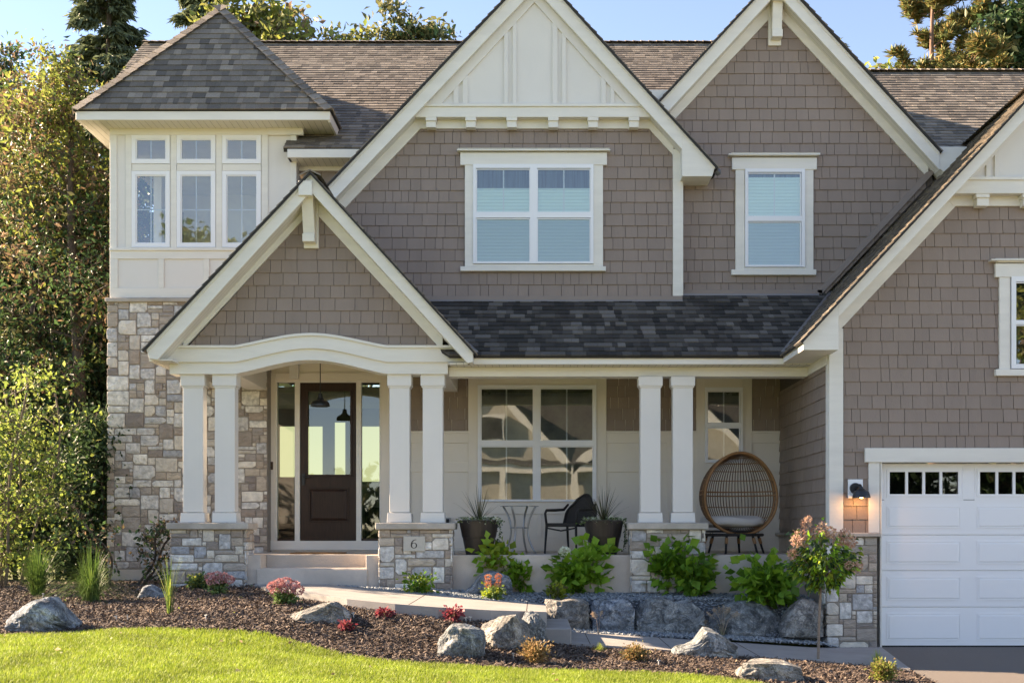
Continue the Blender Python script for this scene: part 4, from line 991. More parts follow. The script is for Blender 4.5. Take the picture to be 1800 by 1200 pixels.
kind(tri_fill('path', walk_poly, lambda x, y: zw(x)+.012, CONCW, .4, thick=.16)); kind(tri_fill('path', low_poly, lambda x, y: zlow(x)+.012, CONCW, .4, thick=.14))
mb = MB(); mb.box(.10, .425, 13.86, 15.36, .1, .425); st = kind(mb.build('path_step', CONCW, bevel=.012))
mb = MB(); mb.box(-.10, -.092, 13.7, 15.5, .5, zw(-.1)+.0135); mb.box(.64, .648, 13.87, 15.46, .1, zlow(.64)+.0135); mb.box(2.6, 2.608, 13.8, 15.6, 0, zlow(2.6)+.0135); kind(mb.build('path_joint', SOIL))
mb = MB(); mb.box(-1.45, -1.442, 13.7, 15.95, .5, zw(-1.45)+.0135); mb.box(1.6, 1.608, 13.85, 15.5, 0, zlow(1.6)+.0135); kind(mb.build('path_joint', SOIL))
dr = [(4.57, 15.97), (4.56, 15.7), (4.18, 13.3), (4.1, 12.2), (3.85, 10.5), (3.6, 8), (3.4, 2), (3.4, -12), (14, -12), (14, 15.97)]
kind(tri_fill('driveway', dr, lambda x, y: .004, ASPH, 3.0))
gravel_poly = [(-2.95, 16.78), (-2.45, 16.45), (-1.36, 15.95), (-.6, 15.62), (-.1, 15.5), (.14, 15.48), (.40, 15.45), (3.0, 15.62), (4.56, 15.74), (4.56, 15.8), (3.9, 15.8), (3.9, 16.8), (-2.95, 16.8)]
gravel_poly = [(-2.95, 16.78), (-2.45, 16.45), (-1.36, 15.95), (-.6, 15.62), (-.1, 15.5), (.14, 15.48), (.30, 15.40), (.5, 15.40), (3.0, 15.57), (4.54, 15.66), (4.54, 15.80), (3.86, 15.82), (3.86, 16.8), (-2.95, 16.8)]
kind(tri_fill('gravel_bed', gravel_poly, lambda x, y: H(x, y)+.006, GRAV, .3), 'structure')
# mulch bed: everything between lawn edge, walks and house
mulch_poly = [(EDGE[0][0]-6, EDGE[0][1]-.06), *[(x, y-.03) for x, y in EDGE], (3.2, 10.8), (3.75, 10.8), (4.12, 12.2), (4.2, 13.32), (3.9, 13.6), (2.8, 13.8), (1.4, 13.9), (.3, 13.92), (.12, 13.97), (-.5, 13.67), (-1.1, 13.62), (-1.6, 13.72), (-2.2, 14.05), (-2.82, 14.65), (-3.37, 15.52), (-3.94, 16.8), (-5.2, 16.8), (-5.2, 18.7), (-7.2, 18.7), (-7.2, 20), (-15, 20)]
kind(tri_fill('mulch_bed', mulch_poly, lambda x, y: H(x, y)+.004, SOIL, .3))

def scatter(poly, n, lo, hi):
    x = rnp.uniform(lo[0], hi[0], n); y = rnp.uniform(lo[1], hi[1], n); k = inpoly(x, y, poly); return x[k], y[k]
# mulch chips
x, y = scatter(mulch_poly, 190000, (-9, 10.7), (4.2, 18.7))
keep = rnp.random(len(x)) < np.clip(1.35-(y-11)*.11, .25, 1); x, y = x[keep], y[keep]
def chips(name, x, y, z, mt, L=(.012, .042), Wd=(.003, .009), tilt=.5):
    n = len(x); th = rnp.uniform(0, 2*np.pi, n); l = rnp.uniform(*L, n); w = rnp.uniform(*Wd, n); t1 = rnp.normal(0, tilt, n); roll = rnp.normal(0, .8, n)
    a = np.stack([np.cos(th)*np.cos(t1), np.sin(th)*np.cos(t1), np.sin(t1)], 1)*l[:, None]
    s = np.stack([-np.sin(th)*np.cos(roll), np.cos(th)*np.cos(roll), np.sin(roll)], 1)*w[:, None]
    c = np.stack([x, y, z+rnp.uniform(.003, .03, n)], 1); up = np.stack([np.zeros(n), np.zeros(n), w*.7], 1)
    V = np.stack([c-a-s, c-a*.8+s, c+a+s*.4, c+a*.9-s, c-a*.1+up+s*.1], 1).reshape(-1, 3)
    b = np.arange(n)*5; F_ = np.concatenate([np.stack([b, b+1, b+4], 1), np.stack([b+1, b+2, b+4], 1), np.stack([b+2, b+3, b+4], 1), np.stack([b+3, b, b+4], 1)])
    return fast_mesh(name, V, F_, mt)
o = chips('mulch_chips', x, y, HN(x, y), CHIP); kind(o, 'stuff', 'dark brown shredded bark mulch covering the planting bed', 'mulch')
# slate chips
x, y = scatter(gravel_poly, 26000, (-3, 15.4), (4.6, 16.8)); n = len(x)
oct_ = np.array([(1, 0, 0), (.4, .9, .1), (-.8, .6, -.1), (-.9, -.5, .1), (.3, -.9, 0), (0, 0, .9), (0, 0, -.9)])
sc = np.stack([rnp.uniform(.012, .034, n), rnp.uniform(.010, .022, n), rnp.uniform(.006, .013, n)], 1); th = rnp.uniform(0, 6.28, n); tl = rnp.normal(0, .35, n)
V = oct_[None]*sc[:, None, :]*rnp.uniform(.8, 1.2, (n, 7, 1)); V[:, :, 2] += V[:, :, 0]*np.sin(tl)[:, None]
c, s = np.cos(th)[:, None], np.sin(th)[:, None]; vx = V[:, :, 0]*c-V[:, :, 1]*s; vy = V[:, :, 0]*s+V[:, :, 1]*c
V = np.stack([vx+x[:, None], vy+y[:, None], V[:, :, 2]+(HN(x, y)+rnp.uniform(.006, .035, n))[:, None]], 2).reshape(-1, 3)
ff = [(i, (i+1) % 5, 5) for i in range(5)]+[((i+1) % 5, i, 6) for i in range(5)]
Fc = (np.arange(n)*7)[:, None, None]+np.array(ff)[None]
kind(fast_mesh('gravel_stones', V, Fc.reshape(-1, 3), PEB), 'stuff', 'blue grey slate chips spread in front of the porch', 'gravel')
# grass blades
def blades(name, x, y, hmin, hmax, mt, w=.0022):
    n = len(x); h = rnp.uniform(hmin, hmax, n); th = rnp.uniform(0, 6.28, n); ln = rnp.uniform(.1, .75, n)*h; wd = w*rnp.uniform(.7, 1.5, n)
    z = HN(x, y)+.008; dx, dy = np.cos(th), np.sin(th)
    b0 = np.stack([x-dy*wd, y+dx*wd, z], 1); b1 = np.stack([x+dy*wd, y-dx*wd, z], 1)
    m0 = np.stack([x-dy*wd*.8+dx*ln*.35, y+dx*wd*.8+dy*ln*.35, z+h*.6], 1); m1 = np.stack([x+dy*wd*.8+dx*ln*.35, y-dx*wd*.8+dy*ln*.35, z+h*.6], 1)
    t = np.stack([x+dx*ln, y+dy*ln, z+h], 1)
    V = np.stack([b0, b1, m1, m0, t], 1).reshape(-1, 3); b = np.arange(n)*5
    F_ = np.concatenate([np.stack([b, b+1, b+2], 1), np.stack([b, b+2, b+3], 1), np.stack([b+3, b+2, b+4], 1)]); return fast_mesh(name, V, F_, mt)
xs_, ys_ = scatter(lawn_poly, 620000, (-10.5, 8.0), (3.3, 12.75))
vis = (np.abs(xs_-(-.3*0)) < 99) & (xs_ > (-960)/F*ys_-3.0) & (xs_ < (420)/F*ys_+2.5)
xs_, ys_ = xs_[vis], ys_[vis]
kind(blades('grass', xs_, ys_, .025, .055, GRASSM), 'stuff', 'bright yellow green mown lawn in the foreground', 'grass')

# ================================================================== BOULDERS
from mathutils import noise as mnoise
ROCKG = rockmat('boulder_stone', (.09, .10, .105), (.23, .25, .255), (.50, .51, .49))
ROCKB = rockmat('boulder_blue', (.085, .10, .12), (.22, .255, .285), (.48, .51, .53))
ROCKT = rockmat('boulder_tan', (.10, .10, .095), (.26, .25, .23), (.50, .475, .43))
def boulder(px0, px1, pt, pb, label, seed, mt, depth=None, zbury=.08, blocky=.6, group=None, Yb=None, prof=None):
    """angular rock: facetted by random cutting planes; prof = outline heights (0..1) left to right"""
    cpx = (px0+px1)/2
    g = gp(cpx, pb); Y = (Yb if Yb else g.y)
    zb = CZ-(pb-CY)/F*Y
    w = (px1-px0)/F*Y; h = (pb-pt)/F*Y; d = depth or w*.65
    rng = random.Random(seed); bm = bmesh.new(); bmesh.ops.create_cube(bm, size=2)
    bmesh.ops.subdivide_edges(bm, edges=bm.edges[:], cuts=21, use_grid_fill=True)
    planes = []
    for k in range(11):
        a = rng.uniform(0, 6.28); e_ = rng.uniform(-.2, .9)
        nrm_ = Vector((math.cos(a)*math.cos(e_), math.sin(a)*math.cos(e_), math.sin(e_))).normalized(); planes.append((nrm_, rng.uniform(1.02, 1.32)))
    so_ = Vector((rng.uniform(0, 99),)*3)
    for v in bm.verts:
        p = v.co.copy(); r_ = p.normalized(); p = p.lerp(r_*1.25, 1-blocky)
        for nn, dd in planes:
            t = p.dot(nn)-dd
            if t > 0: p -= nn*t
        rr_ = 1-abs(mnoise.noise(p*2.6+so_)); p += r_*(mnoise.noise(p*1.3+so_)*.16+(rr_-.7)*.09+mnoise.noise(p*6+so_)*.05+mnoise.noise(p*14+so_)*.025)
        if prof:
            u = min(.999, max(0, (p.x+1)/2))*(len(prof)-1); i = int(u); f_ = prof[i]+(prof[i+1]-prof[i])*(u-i)
            p.z = -1+(p.z+1)*f_
        v.co = p
    xs = [v.co.x for v in bm.verts]; zs_ = [v.co.z for v in bm.verts]; x0, x1 = min(xs), max(xs); z0, z1 = min(zs_), max(zs_)
    ys_ = [v.co.y for v in bm.verts]; y0, y1 = min(ys_), max(ys_)
    hh = h+zbury
    for v in bm.verts: v.co = Vector(((v.co.x-(x0+x1)/2)/(x1-x0)*w, (v.co.y-y0)/(y1-y0)*d, (v.co.z-z0)/(z1-z0)*hh-zbury))
    me = bpy.data.meshes.new('boulder'); bm.to_mesh(me); bm.free(); me.materials.append(mt)
    o = link('boulder', me); o.location = (X(cpx, Y), Y, zb); tag(o, label, 'boulder', group); return o
GW = 'boulders of the low retaining row'; GB = 'boulders scattered in the mulch'
boulder(-8, 105, 1052, 1115, 'big blue grey boulder at the far left edge of the lawn', 1, ROCKB, group=GB, prof=[.75, .8, .95, 1, .8, .5], depth=.8, blocky=.75)
boulder(228, 290, 1027, 1053, 'small grey boulder against the foot of the stone tower', 2, ROCKB, group=GB, prof=[.4, .9, 1, .8, .6])
boulder(490, 614, 1058, 1097, 'long low pale boulder between the pink sedum and the red heucheras', 3, ROCKT, group=GB, prof=[.5, .6, .75, .9, 1, .8], depth=.5, blocky=.8)
boulder(764, 852, 1099, 1158, 'greenish boulder, leftmost of the three beside the walk step', 4, ROCKG, group=GB, prof=[.65, 1, 1, .98, .85], depth=.55, blocky=.85)
boulder(842, 932, 1081, 1153, 'tall pale topped boulder, middle of the three beside the walk step', 5, ROCKT, group=GB, prof=[.75, .85, .95, 1, .97], depth=.6, Yb=12.75, blocky=.9)
boulder(915, 962, 1076, 1136, 'narrow upright boulder touching the walk step', 6, ROCKG, group=GB, prof=[.95, 1, .95, .7], depth=.5, Yb=13.15, blocky=.9)
boulder(1183, 1308, 1106, 1158, 'humped grey boulder in the mulch in front of the lower walk', 7, ROCKG, group=GB, prof=[.55, .55, .62, 1, .95, .75, .5], depth=.6, blocky=.75)
boulder(1303, 1422, 1163, 1200, 'flat topped pale green boulder at the bottom edge of the lawn', 8, ROCKT, group=GB, prof=[.95, 1, 1, .97, .8], depth=.6, blocky=.85)
boulder(797, 901, 1003, 1049, 'wedge shaped blue grey boulder on the gravel below the porch pot', 9, ROCKB, group=GB, prof=[.25, .45, .85, 1, .95, .9], depth=.5)
boulder(956, 1038, 1052, 1112, 'brownish boulder, first of the retaining row next to the walk slab', 10, ROCKT, group=GW, Yb=15.75, depth=.55, blocky=.85)
boulder(1036, 1120, 1053, 1116, 'square blue grey boulder, second in the retaining row', 11, ROCKB, group=GW, Yb=15.8, depth=.5, blocky=.85)
boulder(1117, 1248, 1049, 1119, 'widest boulder of the retaining row, below the middle hydrangea', 12, ROCKG, group=GW, Yb=15.82, depth=.55, blocky=.8, prof=[.85, 1, 1, .9, .95, .7])
boulder(1243, 1380, 1055, 1120, 'smooth grey boulder of the retaining row behind the feathery grass', 13, ROCKG, group=GW, Yb=15.85, depth=.5, blocky=.7, prof=[.55, .85, 1, .95, .9, .8])
boulder(1372, 1457, 1051, 1114, 'pointed grey boulder ending the retaining row at the garage pier', 14, ROCKT, group=GW, Yb=15.7, depth=.4, blocky=.6, prof=[.4, .8, 1, .95, .8])
# ================================================================== FOLIAGE TOOLS
def leafmat(name, cols, trans=.35, rough=.5, var=.15): return mat(name, cols[0], rough, cols=cols, trans=trans, spec=.35, var=var, vscale=2.0)
LF_G = leafmat('leaf_green', [(.055, .12, .045), (.085, .165, .055), (.038, .085, .034), (.11, .185, .07)])
LF_YG = leafmat('leaf_yellow_green', [(.19, .24, .055), (.28, .31, .07), (.13, .18, .045), (.36, .35, .10)], trans=.45)
LF_OR = leafmat('leaf_rust', [(.20, .13, .075), (.26, .17, .10), (.14, .095, .06), (.20, .155, .075)])
LF_DK = leafmat('leaf_dark', [(.032, .065, .028), (.05, .09, .038), (.022, .045, .022)], trans=.3)
LF_OL = leafmat('leaf_olive', [(.13, .14, .06), (.19, .19, .08), (.09, .105, .045), (.24, .22, .09)])
NEED = leafmat('spruce_needle', [(.13, .17, .10), (.19, .23, .13), (.09, .12, .075)], trans=.2)
PINEN = leafmat('pine_needle', [(.16, .21, .08), (.22, .27, .10), (.42, .27, .10), (.13, .17, .07)], trans=.3)
HYD = leafmat('hydrangea_leaf', [(0.184, 0.370, 0.030), (0.253, 0.448, 0.045), (0.127, 0.280, 0.025), (0.310, 0.482, 0.070)], trans=.4)
HYDY = leafmat('hydrangea_leaf_pale', [(0.253, 0.325, 0.030), (0.322, 0.381, 0.050), (0.172, 0.246, 0.020)], trans=.4)
HYDD = leafmat('hydrangea_leaf_deep', [(0.069, 0.179, 0.020), (0.103, 0.235, 0.025), (0.149, 0.291, 0.035)], trans=.35)
BARK = mat('bark', (.085, .065, .05), .9, var=.35, vscale=12, bump=1.5, bscale=30, stretch=(1, 1, .25))
BARKR = mat('pine_bark', (.22, .13, .09), .9, var=.35, vscale=8, bump=1.5, bscale=25, stretch=(1, 1, .3))
STEM = mat('stem', (.10, .13, .04), .7)
TWIG = mat('twig', (.17, .13, .09), .85)

def leaf_quads(C, size, aspect=.5, droop=.3, flat=.0, up=None, seed=0, fold=.15, dirs=None):
    """kite shaped leaves at centres C; returns V,F"""
    r = np.random.default_rng(seed); n = len(C); s = size*r.uniform(.6, 1.3, n)
    if dirs is None:
        d = r.normal(0, 1, (n, 3)); d[:, 2] = d[:, 2]*(1-flat)-droop
    else: d = dirs+r.normal(0, .3, (n, 3)); d[:, 2] -= droop
    d /= np.linalg.norm(d, axis=1)[:, None]
    q = r.normal(0, 1, (n, 3)); q[:, 2] *= (1-flat)
    w = np.cross(d, q+np.array([0, 0, .4*(1+flat)])); w /= (np.linalg.norm(w, axis=1)[:, None]+1e-9)
    nn = np.cross(w, d)
    a = C; b = C+d*(s*.45)[:, None]+w*(s*aspect*.5)[:, None]+nn*(s*fold)[:, None]; c = C+d*s[:, None]; e = C+d*(s*.45)[:, None]-w*(s*aspect*.5)[:, None]+nn*(s*fold)[:, None]
    V = np.stack([a, b, c, e], 1).reshape(-1, 3); F_ = np.arange(n*4).reshape(n, 4); F_ = np.concatenate([F_[:, [0, 1, 2]], F_[:, [0, 2, 3]]])
    return V, F_
def leaves(name, C, size, mats, midx=None, parent=None, **k):
    V, F_ = leaf_quads(np.asarray(C), size, **k)
    mi = None if midx is None else np.concatenate([midx, midx])
    o = fast_mesh(name, V, F_, mats, mi, parent); return o

def tree(name, label, cat, base, h, spread, lo, nleaf, lsize, mats, weights, seed, group=None, bark=BARK, trunk_r=.16, limbs=26, clump=.42, droop=.25, aspect=.5, top=1.0, lean=(0, 0), shape=.6, crown='crown', twigs=True, multi=1, zcol=None):
    """broadleaf tree: trunk and limbs as tapered tubes, leaves in clumps along the twigs"""
    rng = random.Random(seed); r = np.random.default_rng(seed); t = thing(name, label, cat, base, group); b = Vector(base)
    tm = MB(); ends = []
    for q in range(multi):
        off = Vector((rng.uniform(-.3, .3), rng.uniform(-.3, .3), 0))*(1 if multi > 1 else 0)
        pts = []; N_ = 9
        for i in range(N_+1):
            f = i/N_; pts.append(b+off*(1+2*f)+Vector((lean[0]*f+math.sin(f*5+seed+q)*.18*f, lean[1]*f+math.cos(f*4+seed)*.18*f, h*f*.97)))
        tm.tube(pts, [trunk_r/(multi**.5)*(1-.88*(i/N_))+.012 for i in range(N_+1)], 8)
        for k in range(limbs//multi):
            f = lo+(1-lo)*(k+rng.random())/(limbs//multi); f = min(f, .985); i = int(f*N_); p = pts[i].lerp(pts[i+1], f*N_-i)
            g = (f-lo)/(1-lo); env = spread*((1-abs(g-.35)/.75)**shape if abs(g-.35) < .75 else .1)*rng.uniform(.65, 1.1)
            a = rng.uniform(0, 6.283); up = rng.uniform(.25, .8)
            d = Vector((math.cos(a), math.sin(a), up)).normalized(); L = max(.3, env); lp = [p]; cur = p.copy(); dd = d.copy()
            for s_ in range(4):
                dd = (dd+Vector((rng.uniform(-.25, .25), rng.uniform(-.25, .25), rng.uniform(-.15, .15)))).normalized(); cur = cur+dd*L/4; lp.append(cur.copy())
            r0 = max(.012, trunk_r*.38*(1-f*.7)); tm.tube(lp, [r0, r0*.75, r0*.55, r0*.35, r0*.15], 5)
            for s_ in range(1, 5):
                for w_ in range(3 if twigs else 1):
                    e2 = lp[s_]+Vector((rng.gauss(0, 1), rng.gauss(0, 1), rng.gauss(.1, .6))).normalized()*L*rng.uniform(.12, .34)
                    if twigs: tm.tube([lp[s_], lp[s_].lerp(e2, .5)+Vector((0, 0, .05)), e2], [r0*.3, r0*.18, .004], 4, cap=False)
                    ends.append((lp[s_], e2))
    tm.build('trunk', bark, t, fix=False, smooth=True)
    E = len(ends); idx = r.integers(0, E, nleaf); A = np.array([e[0] for e in ends]); B_ = np.array([e[1] for e in ends])
    u = r.uniform(.2, 1.15, nleaf)[:, None]; C = A[idx]*(1-u)+B_[idx]*u+r.normal(0, clump*.4, (nleaf, 3))*np.array([1, 1, .7])
    wcum = np.cumsum(weights)/sum(weights)
    hue = r.random(E)
    if zcol: # (z where the second material takes over)
        hue = np.clip((A[:, 2]-b.z)/h*zcol+r.normal(0, .22, E), 0, .999)
    mi = np.searchsorted(wcum, np.clip(hue[idx]+r.normal(0, .08, nleaf), 0, .999))
    leaves(crown, C, lsize, mats, mi, t, droop=droop, aspect=aspect, seed=seed)
    return t
def conifer(name, label, base, h, spread, seed, mats, group=None, bark=BARK, dens=1.0, lo=.08, tuft=.16, pine=False, nl=15000):
    rng = random.Random(seed); r = np.random.default_rng(seed); t = thing(name, label, 'conifer tree', base, group); b = Vector(base)
    tm = MB(); N_ = 8; pts = [b+Vector((math.sin(i*.7+seed)*.06*i*.3, 0, h*i/N_)) for i in range(N_+1)]
    tm.tube(pts, [h*.016*(1-i/N_)+.02 for i in range(N_+1)], 8)
    segs = []; z = lo
    while z < .985:
        n = rng.randint(4, 6) if not pine else rng.randint(2, 4)
        for k in range(n):
            a = rng.uniform(0, 6.283); g = (z-lo)/(1-lo)
            L = spread*((1-g)**.85+.04)*rng.uniform(.7, 1.15) if not pine else spread*(math.sin(math.pi*min(1, .25+g*.8))**.6)*rng.uniform(.5, 1.1)
            p = b+Vector((0, 0, h*z)); d = Vector((math.cos(a), math.sin(a), .15 if not pine else .25)); lp = [p]; cur = p.copy(); m = 5
            for s_ in range(m):
                dd = d+Vector((0, 0, (-.16*s_+.25*(s_ > 3)) if not pine else .12*s_)); cur = cur+dd.normalized()*L/m; lp.append(cur.copy())
            r0 = .012+.02*(1-g)*h/12; tm.tube(lp, [r0*(1-i/(m+.3)) for i in range(m+1)], 4, cap=False)
            for s_ in range(m): segs.append((lp[s_], lp[s_+1], s_/m, L))
            if pine:
                for w_ in range(5):
                    s_ = rng.randint(1, m); e = lp[s_]+Vector((rng.gauss(0, 1), rng.gauss(0, 1), rng.gauss(.5, .5))).normalized()*L*.3; tm.tube([lp[s_], e], [r0*.4, .006], 4, cap=False); segs.append((lp[s_].lerp(e, .5), e, .8, L))
        z += (.028 if not pine else .05)*rng.uniform(.7, 1.3)/dens
    tm.build('trunk', bark, t, fix=False, smooth=True)
    S_ = [s for s in segs if s[2] > (.15 if not pine else .55)]; E = len(S_); A = np.array([s[0] for s in S_]); B_ = np.array([s[1] for s in S_])
    if not pine:
        idx = r.integers(0, E, nl); u = r.uniform(0, 1.1, nl)[:, None]; C = A[idx]*(1-u)+B_[idx]*u
        dr = (B_-A)[idx]; dr /= np.linalg.norm(dr, axis=1)[:, None]; side = np.cross(dr, [0, 0, 1]); C = C+side*r.normal(0, .10, nl)[:, None]+np.array([0, 0, -.06])*r.random(nl)[:, None]
        dirs = dr*.5+side*np.sign(r.normal(0, 1, nl))[:, None]*.6; dirs[:, 2] -= .45
        leaves('crown', C, tuft*1.6, mats, None, t, dirs=dirs, droop=.05, aspect=.2, seed=seed)
    else:
        nt = nl//36; idx = r.integers(0, E, nt); u = r.uniform(.2, 1.05, nt)[:, None]; T = A[idx]*(1-u)+B_[idx]*u+r.normal(0, .08, (nt, 3))
        C = np.repeat(T, 36, 0); dirs = r.normal(0, 1, C.shape); dirs[:, 2] = np.abs(dirs[:, 2])*.9
        leaves('crown', C, tuft*1.5, mats, None, t, dirs=dirs*1.2, droop=0, aspect=.07, seed=seed)
    return t
LF_SAP = leafmat('sapling_leaf', [(.21, .29, .06), (.29, .36, .085), (.14, .21, .045), (.34, .37, .12)], trans=.45)
# ------------------------------------------------------------------ trees behind and beside the house
def tb(px, Y): return (X(px, Y), Y, H(X(px, Y), Y)-.05)
def hpx(py, Y): return Z(py, Y)-H(0, Y)
GT = 'trees of the wood left of the house'
MX = [LF_G, LF_YG, LF_OR, LF_OL]
tree('broadleaf_tree', 'tall tree with rust and green leaves left of the tower roof', 'tree', tb(60, 23), hpx(150, 23), 3.1, .16, 17000, .125, [LF_G, LF_OL, LF_OR, LF_YG], [.40, .28, .24, .08], 201, GT, limbs=46, trunk_r=.17, zcol=.95, clump=.6, aspect=.42)
tree('broadleaf_tree', 'slim tree with a dark bare trunk and yellow top leaves beside the tower', 'tree', tb(140, 21.5), hpx(95, 21.5), 2.0, .22, 11000, .12, [LF_DK, LF_G, LF_OR, LF_YG], [.25, .32, .23, .20], 202, GT, limbs=40, trunk_r=.15, zcol=.97, clump=.5, aspect=.42)
tree('broadleaf_tree', 'green tree at the left edge of the photo, in front of the rust coloured one', 'tree', tb(-40, 24.5), hpx(310, 24.5), 2.8, .1, 27000, .125, [LF_DK, LF_G, LF_YG], [.45, .45, .1], 203, GT, limbs=46, trunk_r=.15, clump=.6)
tree('broadleaf_tree', 'dark shaded tree filling the gap left of the stone wall', 'tree', tb(150, 25), hpx(330, 25), 3.2, .04, 24000, .15, [LF_DK, LF_G, LF_YG], [.8, .17, .03], 204, GT, limbs=50, trunk_r=.18, clump=.7)
tree('broadleaf_tree', 'deep green tree behind the bright bush, far left', 'tree', tb(40, 27), hpx(250, 27), 3.6, .04, 24000, .17, [LF_DK, LF_G, LF_OL], [.75, .2, .05], 205, GT, limbs=50, trunk_r=.2, clump=.7)
tree('broadleaf_tree', 'wispy tree with thin rust foliage at the upper left edge', 'tree', tb(-20, 27), hpx(110, 27), 3.0, .3, 12000, .15, [LF_OR, LF_OL, LF_G], [.4, .3, .3], 206, GT, limbs=40, clump=.5)
GS = 'spruces standing behind the house'
conifer('spruce_tree', 'tall dark spruce rising left of the tower roof', tb(185, 32), hpx(-190, 32), 3.0, 211, [NEED], GS, dens=1.6, nl=70000, tuft=.19)
conifer('spruce_tree', 'dark spruce peeking out behind the tower peak', tb(362, 36), hpx(-110, 36), 3.4, 212, [NEED], GS, dens=1.6, nl=60000, tuft=.2)
conifer('spruce_tree', 'pointed spruce beside the right hand gable', tb(1467, 34), hpx(18, 34), 2.0, 213, [NEED], GS, dens=1.6, nl=40000, tuft=.16)
conifer('pine_tree', 'large pine with orange and green needles over the right roof', tb(1645, 31), hpx(-120, 31), 2.9, 214, [PINEN], None, bark=BARKR, pine=True, nl=90000, lo=.42, tuft=.15)
GB_ = 'broadleaf trees behind the roof ridge'
tree('broadleaf_tree', 'yellow green tree right of the tower peak', 'tree', tb(470, 33), hpx(0, 33), 2.5, .5, 12000, .24, [LF_YG, LF_OL, LF_OR], [.55, .35, .1], 221, GB_, limbs=40, clump=.6, shape=.35)
tree('broadleaf_tree', 'bright yellow tree low behind the long roof ridge', 'tree', tb(615, 34), hpx(45, 34), 2.2, .5, 7000, .22, [LF_YG, LF_OL], [.5, .5], 222, GB_, limbs=34, clump=.6, shape=.35)
tree('broadleaf_tree', 'round olive tree above the middle of the ridge', 'tree', tb(708, 33), hpx(4, 33), 1.5, .6, 8000, .2, [LF_OL, LF_G], [.75, .25], 223, GB_, limbs=34, clump=.45, shape=.3)
tree('broadleaf_tree', 'dark leafy tree at the top right corner', 'tree', tb(1790, 30), hpx(-60, 30), 2.2, .4, 16000, .2, [LF_DK, LF_G, LF_OL], [.4, .35, .25], 224, GB_, limbs=40, clump=.5)
tree('broadleaf_tree', 'small golden tree between the gable and the pine', 'tree', tb(1560, 38), hpx(88, 38), 1.9, .6, 5000, .24, [LF_YG, LF_OR], [.8, .2], 225, GB_, limbs=26, clump=.5, shape=.35)
# bright bush and understory beside the tower
tree('leafy_bush', 'tall bright yellow green bush at the left edge with thin brown stems', 'bush', tb(-5, 17.4), 3.05, 1.0, .05, 5600, .08, [LF_SAP, LF_G], [.85, .15], 231, None, limbs=84, trunk_r=.04, clump=.36, multi=8, droop=.1, aspect=.62, bark=TWIG, shape=.35, crown='foliage')
GU = 'dark shrubs under the trees'
for i, (px, Y, hh, sp, lb_) in enumerate(((165, 19.6, 2.6, .9, 'dark green shrub next to the stone corner'), (110, 20.5, 2.9, 1.2, 'dark green shrub behind the bright bush'), (40, 20.3, 2.0, 1.1, 'low dark shrub under the trees at the left edge'), (-50, 20.5, 1.9, 1.1, 'dark shrub cut by the left edge of the photo'))):
    tree('shrub', lb_, 'shrub', tb(px, Y), hh, sp, .04, 9000, .10, [LF_DK, LF_G, LF_YG], [.8, .18, .02], 240+i, GU, limbs=44, trunk_r=.04, clump=.35, multi=3, crown='foliage')
tree('shrub', 'small reddish leaved shrub at the foot of the stone tower', 'shrub', tuple(gp(200, 1032)), .95, .42, .1, 700, .075, [LF_DK, LF_OR, LF_G], [.4, .25, .35], 251, None, limbs=16, trunk_r=.015, clump=.2, multi=3, crown='foliage')
# far woods closing the horizon
def woods(name, pts, label, hmin, hmax, n, seed):
    r = np.random.default_rng(seed); C = []
    for (xa, ya), (xb, yb_) in zip(pts, pts[1:]):
        L = math.hypot(xb-xa, yb_-ya); m = int(n*L/100)
        u = r.random(m); cx = xa+(xb-xa)*u; cy = ya+(yb_-ya)*u
        cell = np.floor(u*L/3.0).astype(int); hh = np.random.default_rng(seed+5).uniform(hmin, hmax, cell.max()+2)[cell]
        f = ((u*L/3.0) % 1-.5)*2; hh = hh*(1-.35*f*f)
        z = hh*r.random(m)**.75; C.append(np.stack([cx+r.normal(0, 1.4, m), cy+r.normal(0, 1.4, m), z], 1))
    C = np.concatenate(C); mi = (r.random(len(C))*3).astype(int); o = leaves(name, C, .85, [LF_DK, LF_G, LF_OL], mi, None, droop=.1, aspect=.7, seed=seed); return kind(o, 'stuff', label, 'woods')
woods('far_wood', [(-48, 30), (-18, 46), (10, 50), (45, 44)], 'dense far wood closing the view behind the house', 6.5, 9.5, 22000, 301)
woods('far_wood', [(-60, -26), (-20, -34), (25, -34), (60, -24)], 'low wood across the street mirrored in the windows', 3.5, 6, 5000, 302)
tree('broadleaf_tree', 'big tree across the street mirrored in the garage gable window', 'tree', (24, -27, 0), 17, 5.5, .08, 16000, .5, [LF_G, LF_OL, LF_YG], [.5, .3, .2], 311, 'trees across the street', limbs=40, trunk_r=.35, clump=1.2, twigs=False)
tree('broadleaf_tree', 'round tree across the street mirrored in the garage door windows', 'tree', (17.5, -28, 0), 10, 4.5, .05, 12000, .45, [LF_G, LF_DK], [.5, .5], 313, 'trees across the street', limbs=40, trunk_r=.3, clump=1.0, twigs=False)
tree('broadleaf_tree', 'big tree across the street mirrored in the tower windows', 'tree', (-18, -27, 0), 17, 5.5, .15, 9000, .5, [LF_G, LF_OL, LF_YG], [.5, .3, .2], 312, 'trees across the street', limbs=40, trunk_r=.35, clump=1.2, twigs=False)
woods('far_wood', [(-44, 30), (-34, 14), (-40, -4)], 'wood beyond the left side of the lawn', 6, 8, 16000, 303)

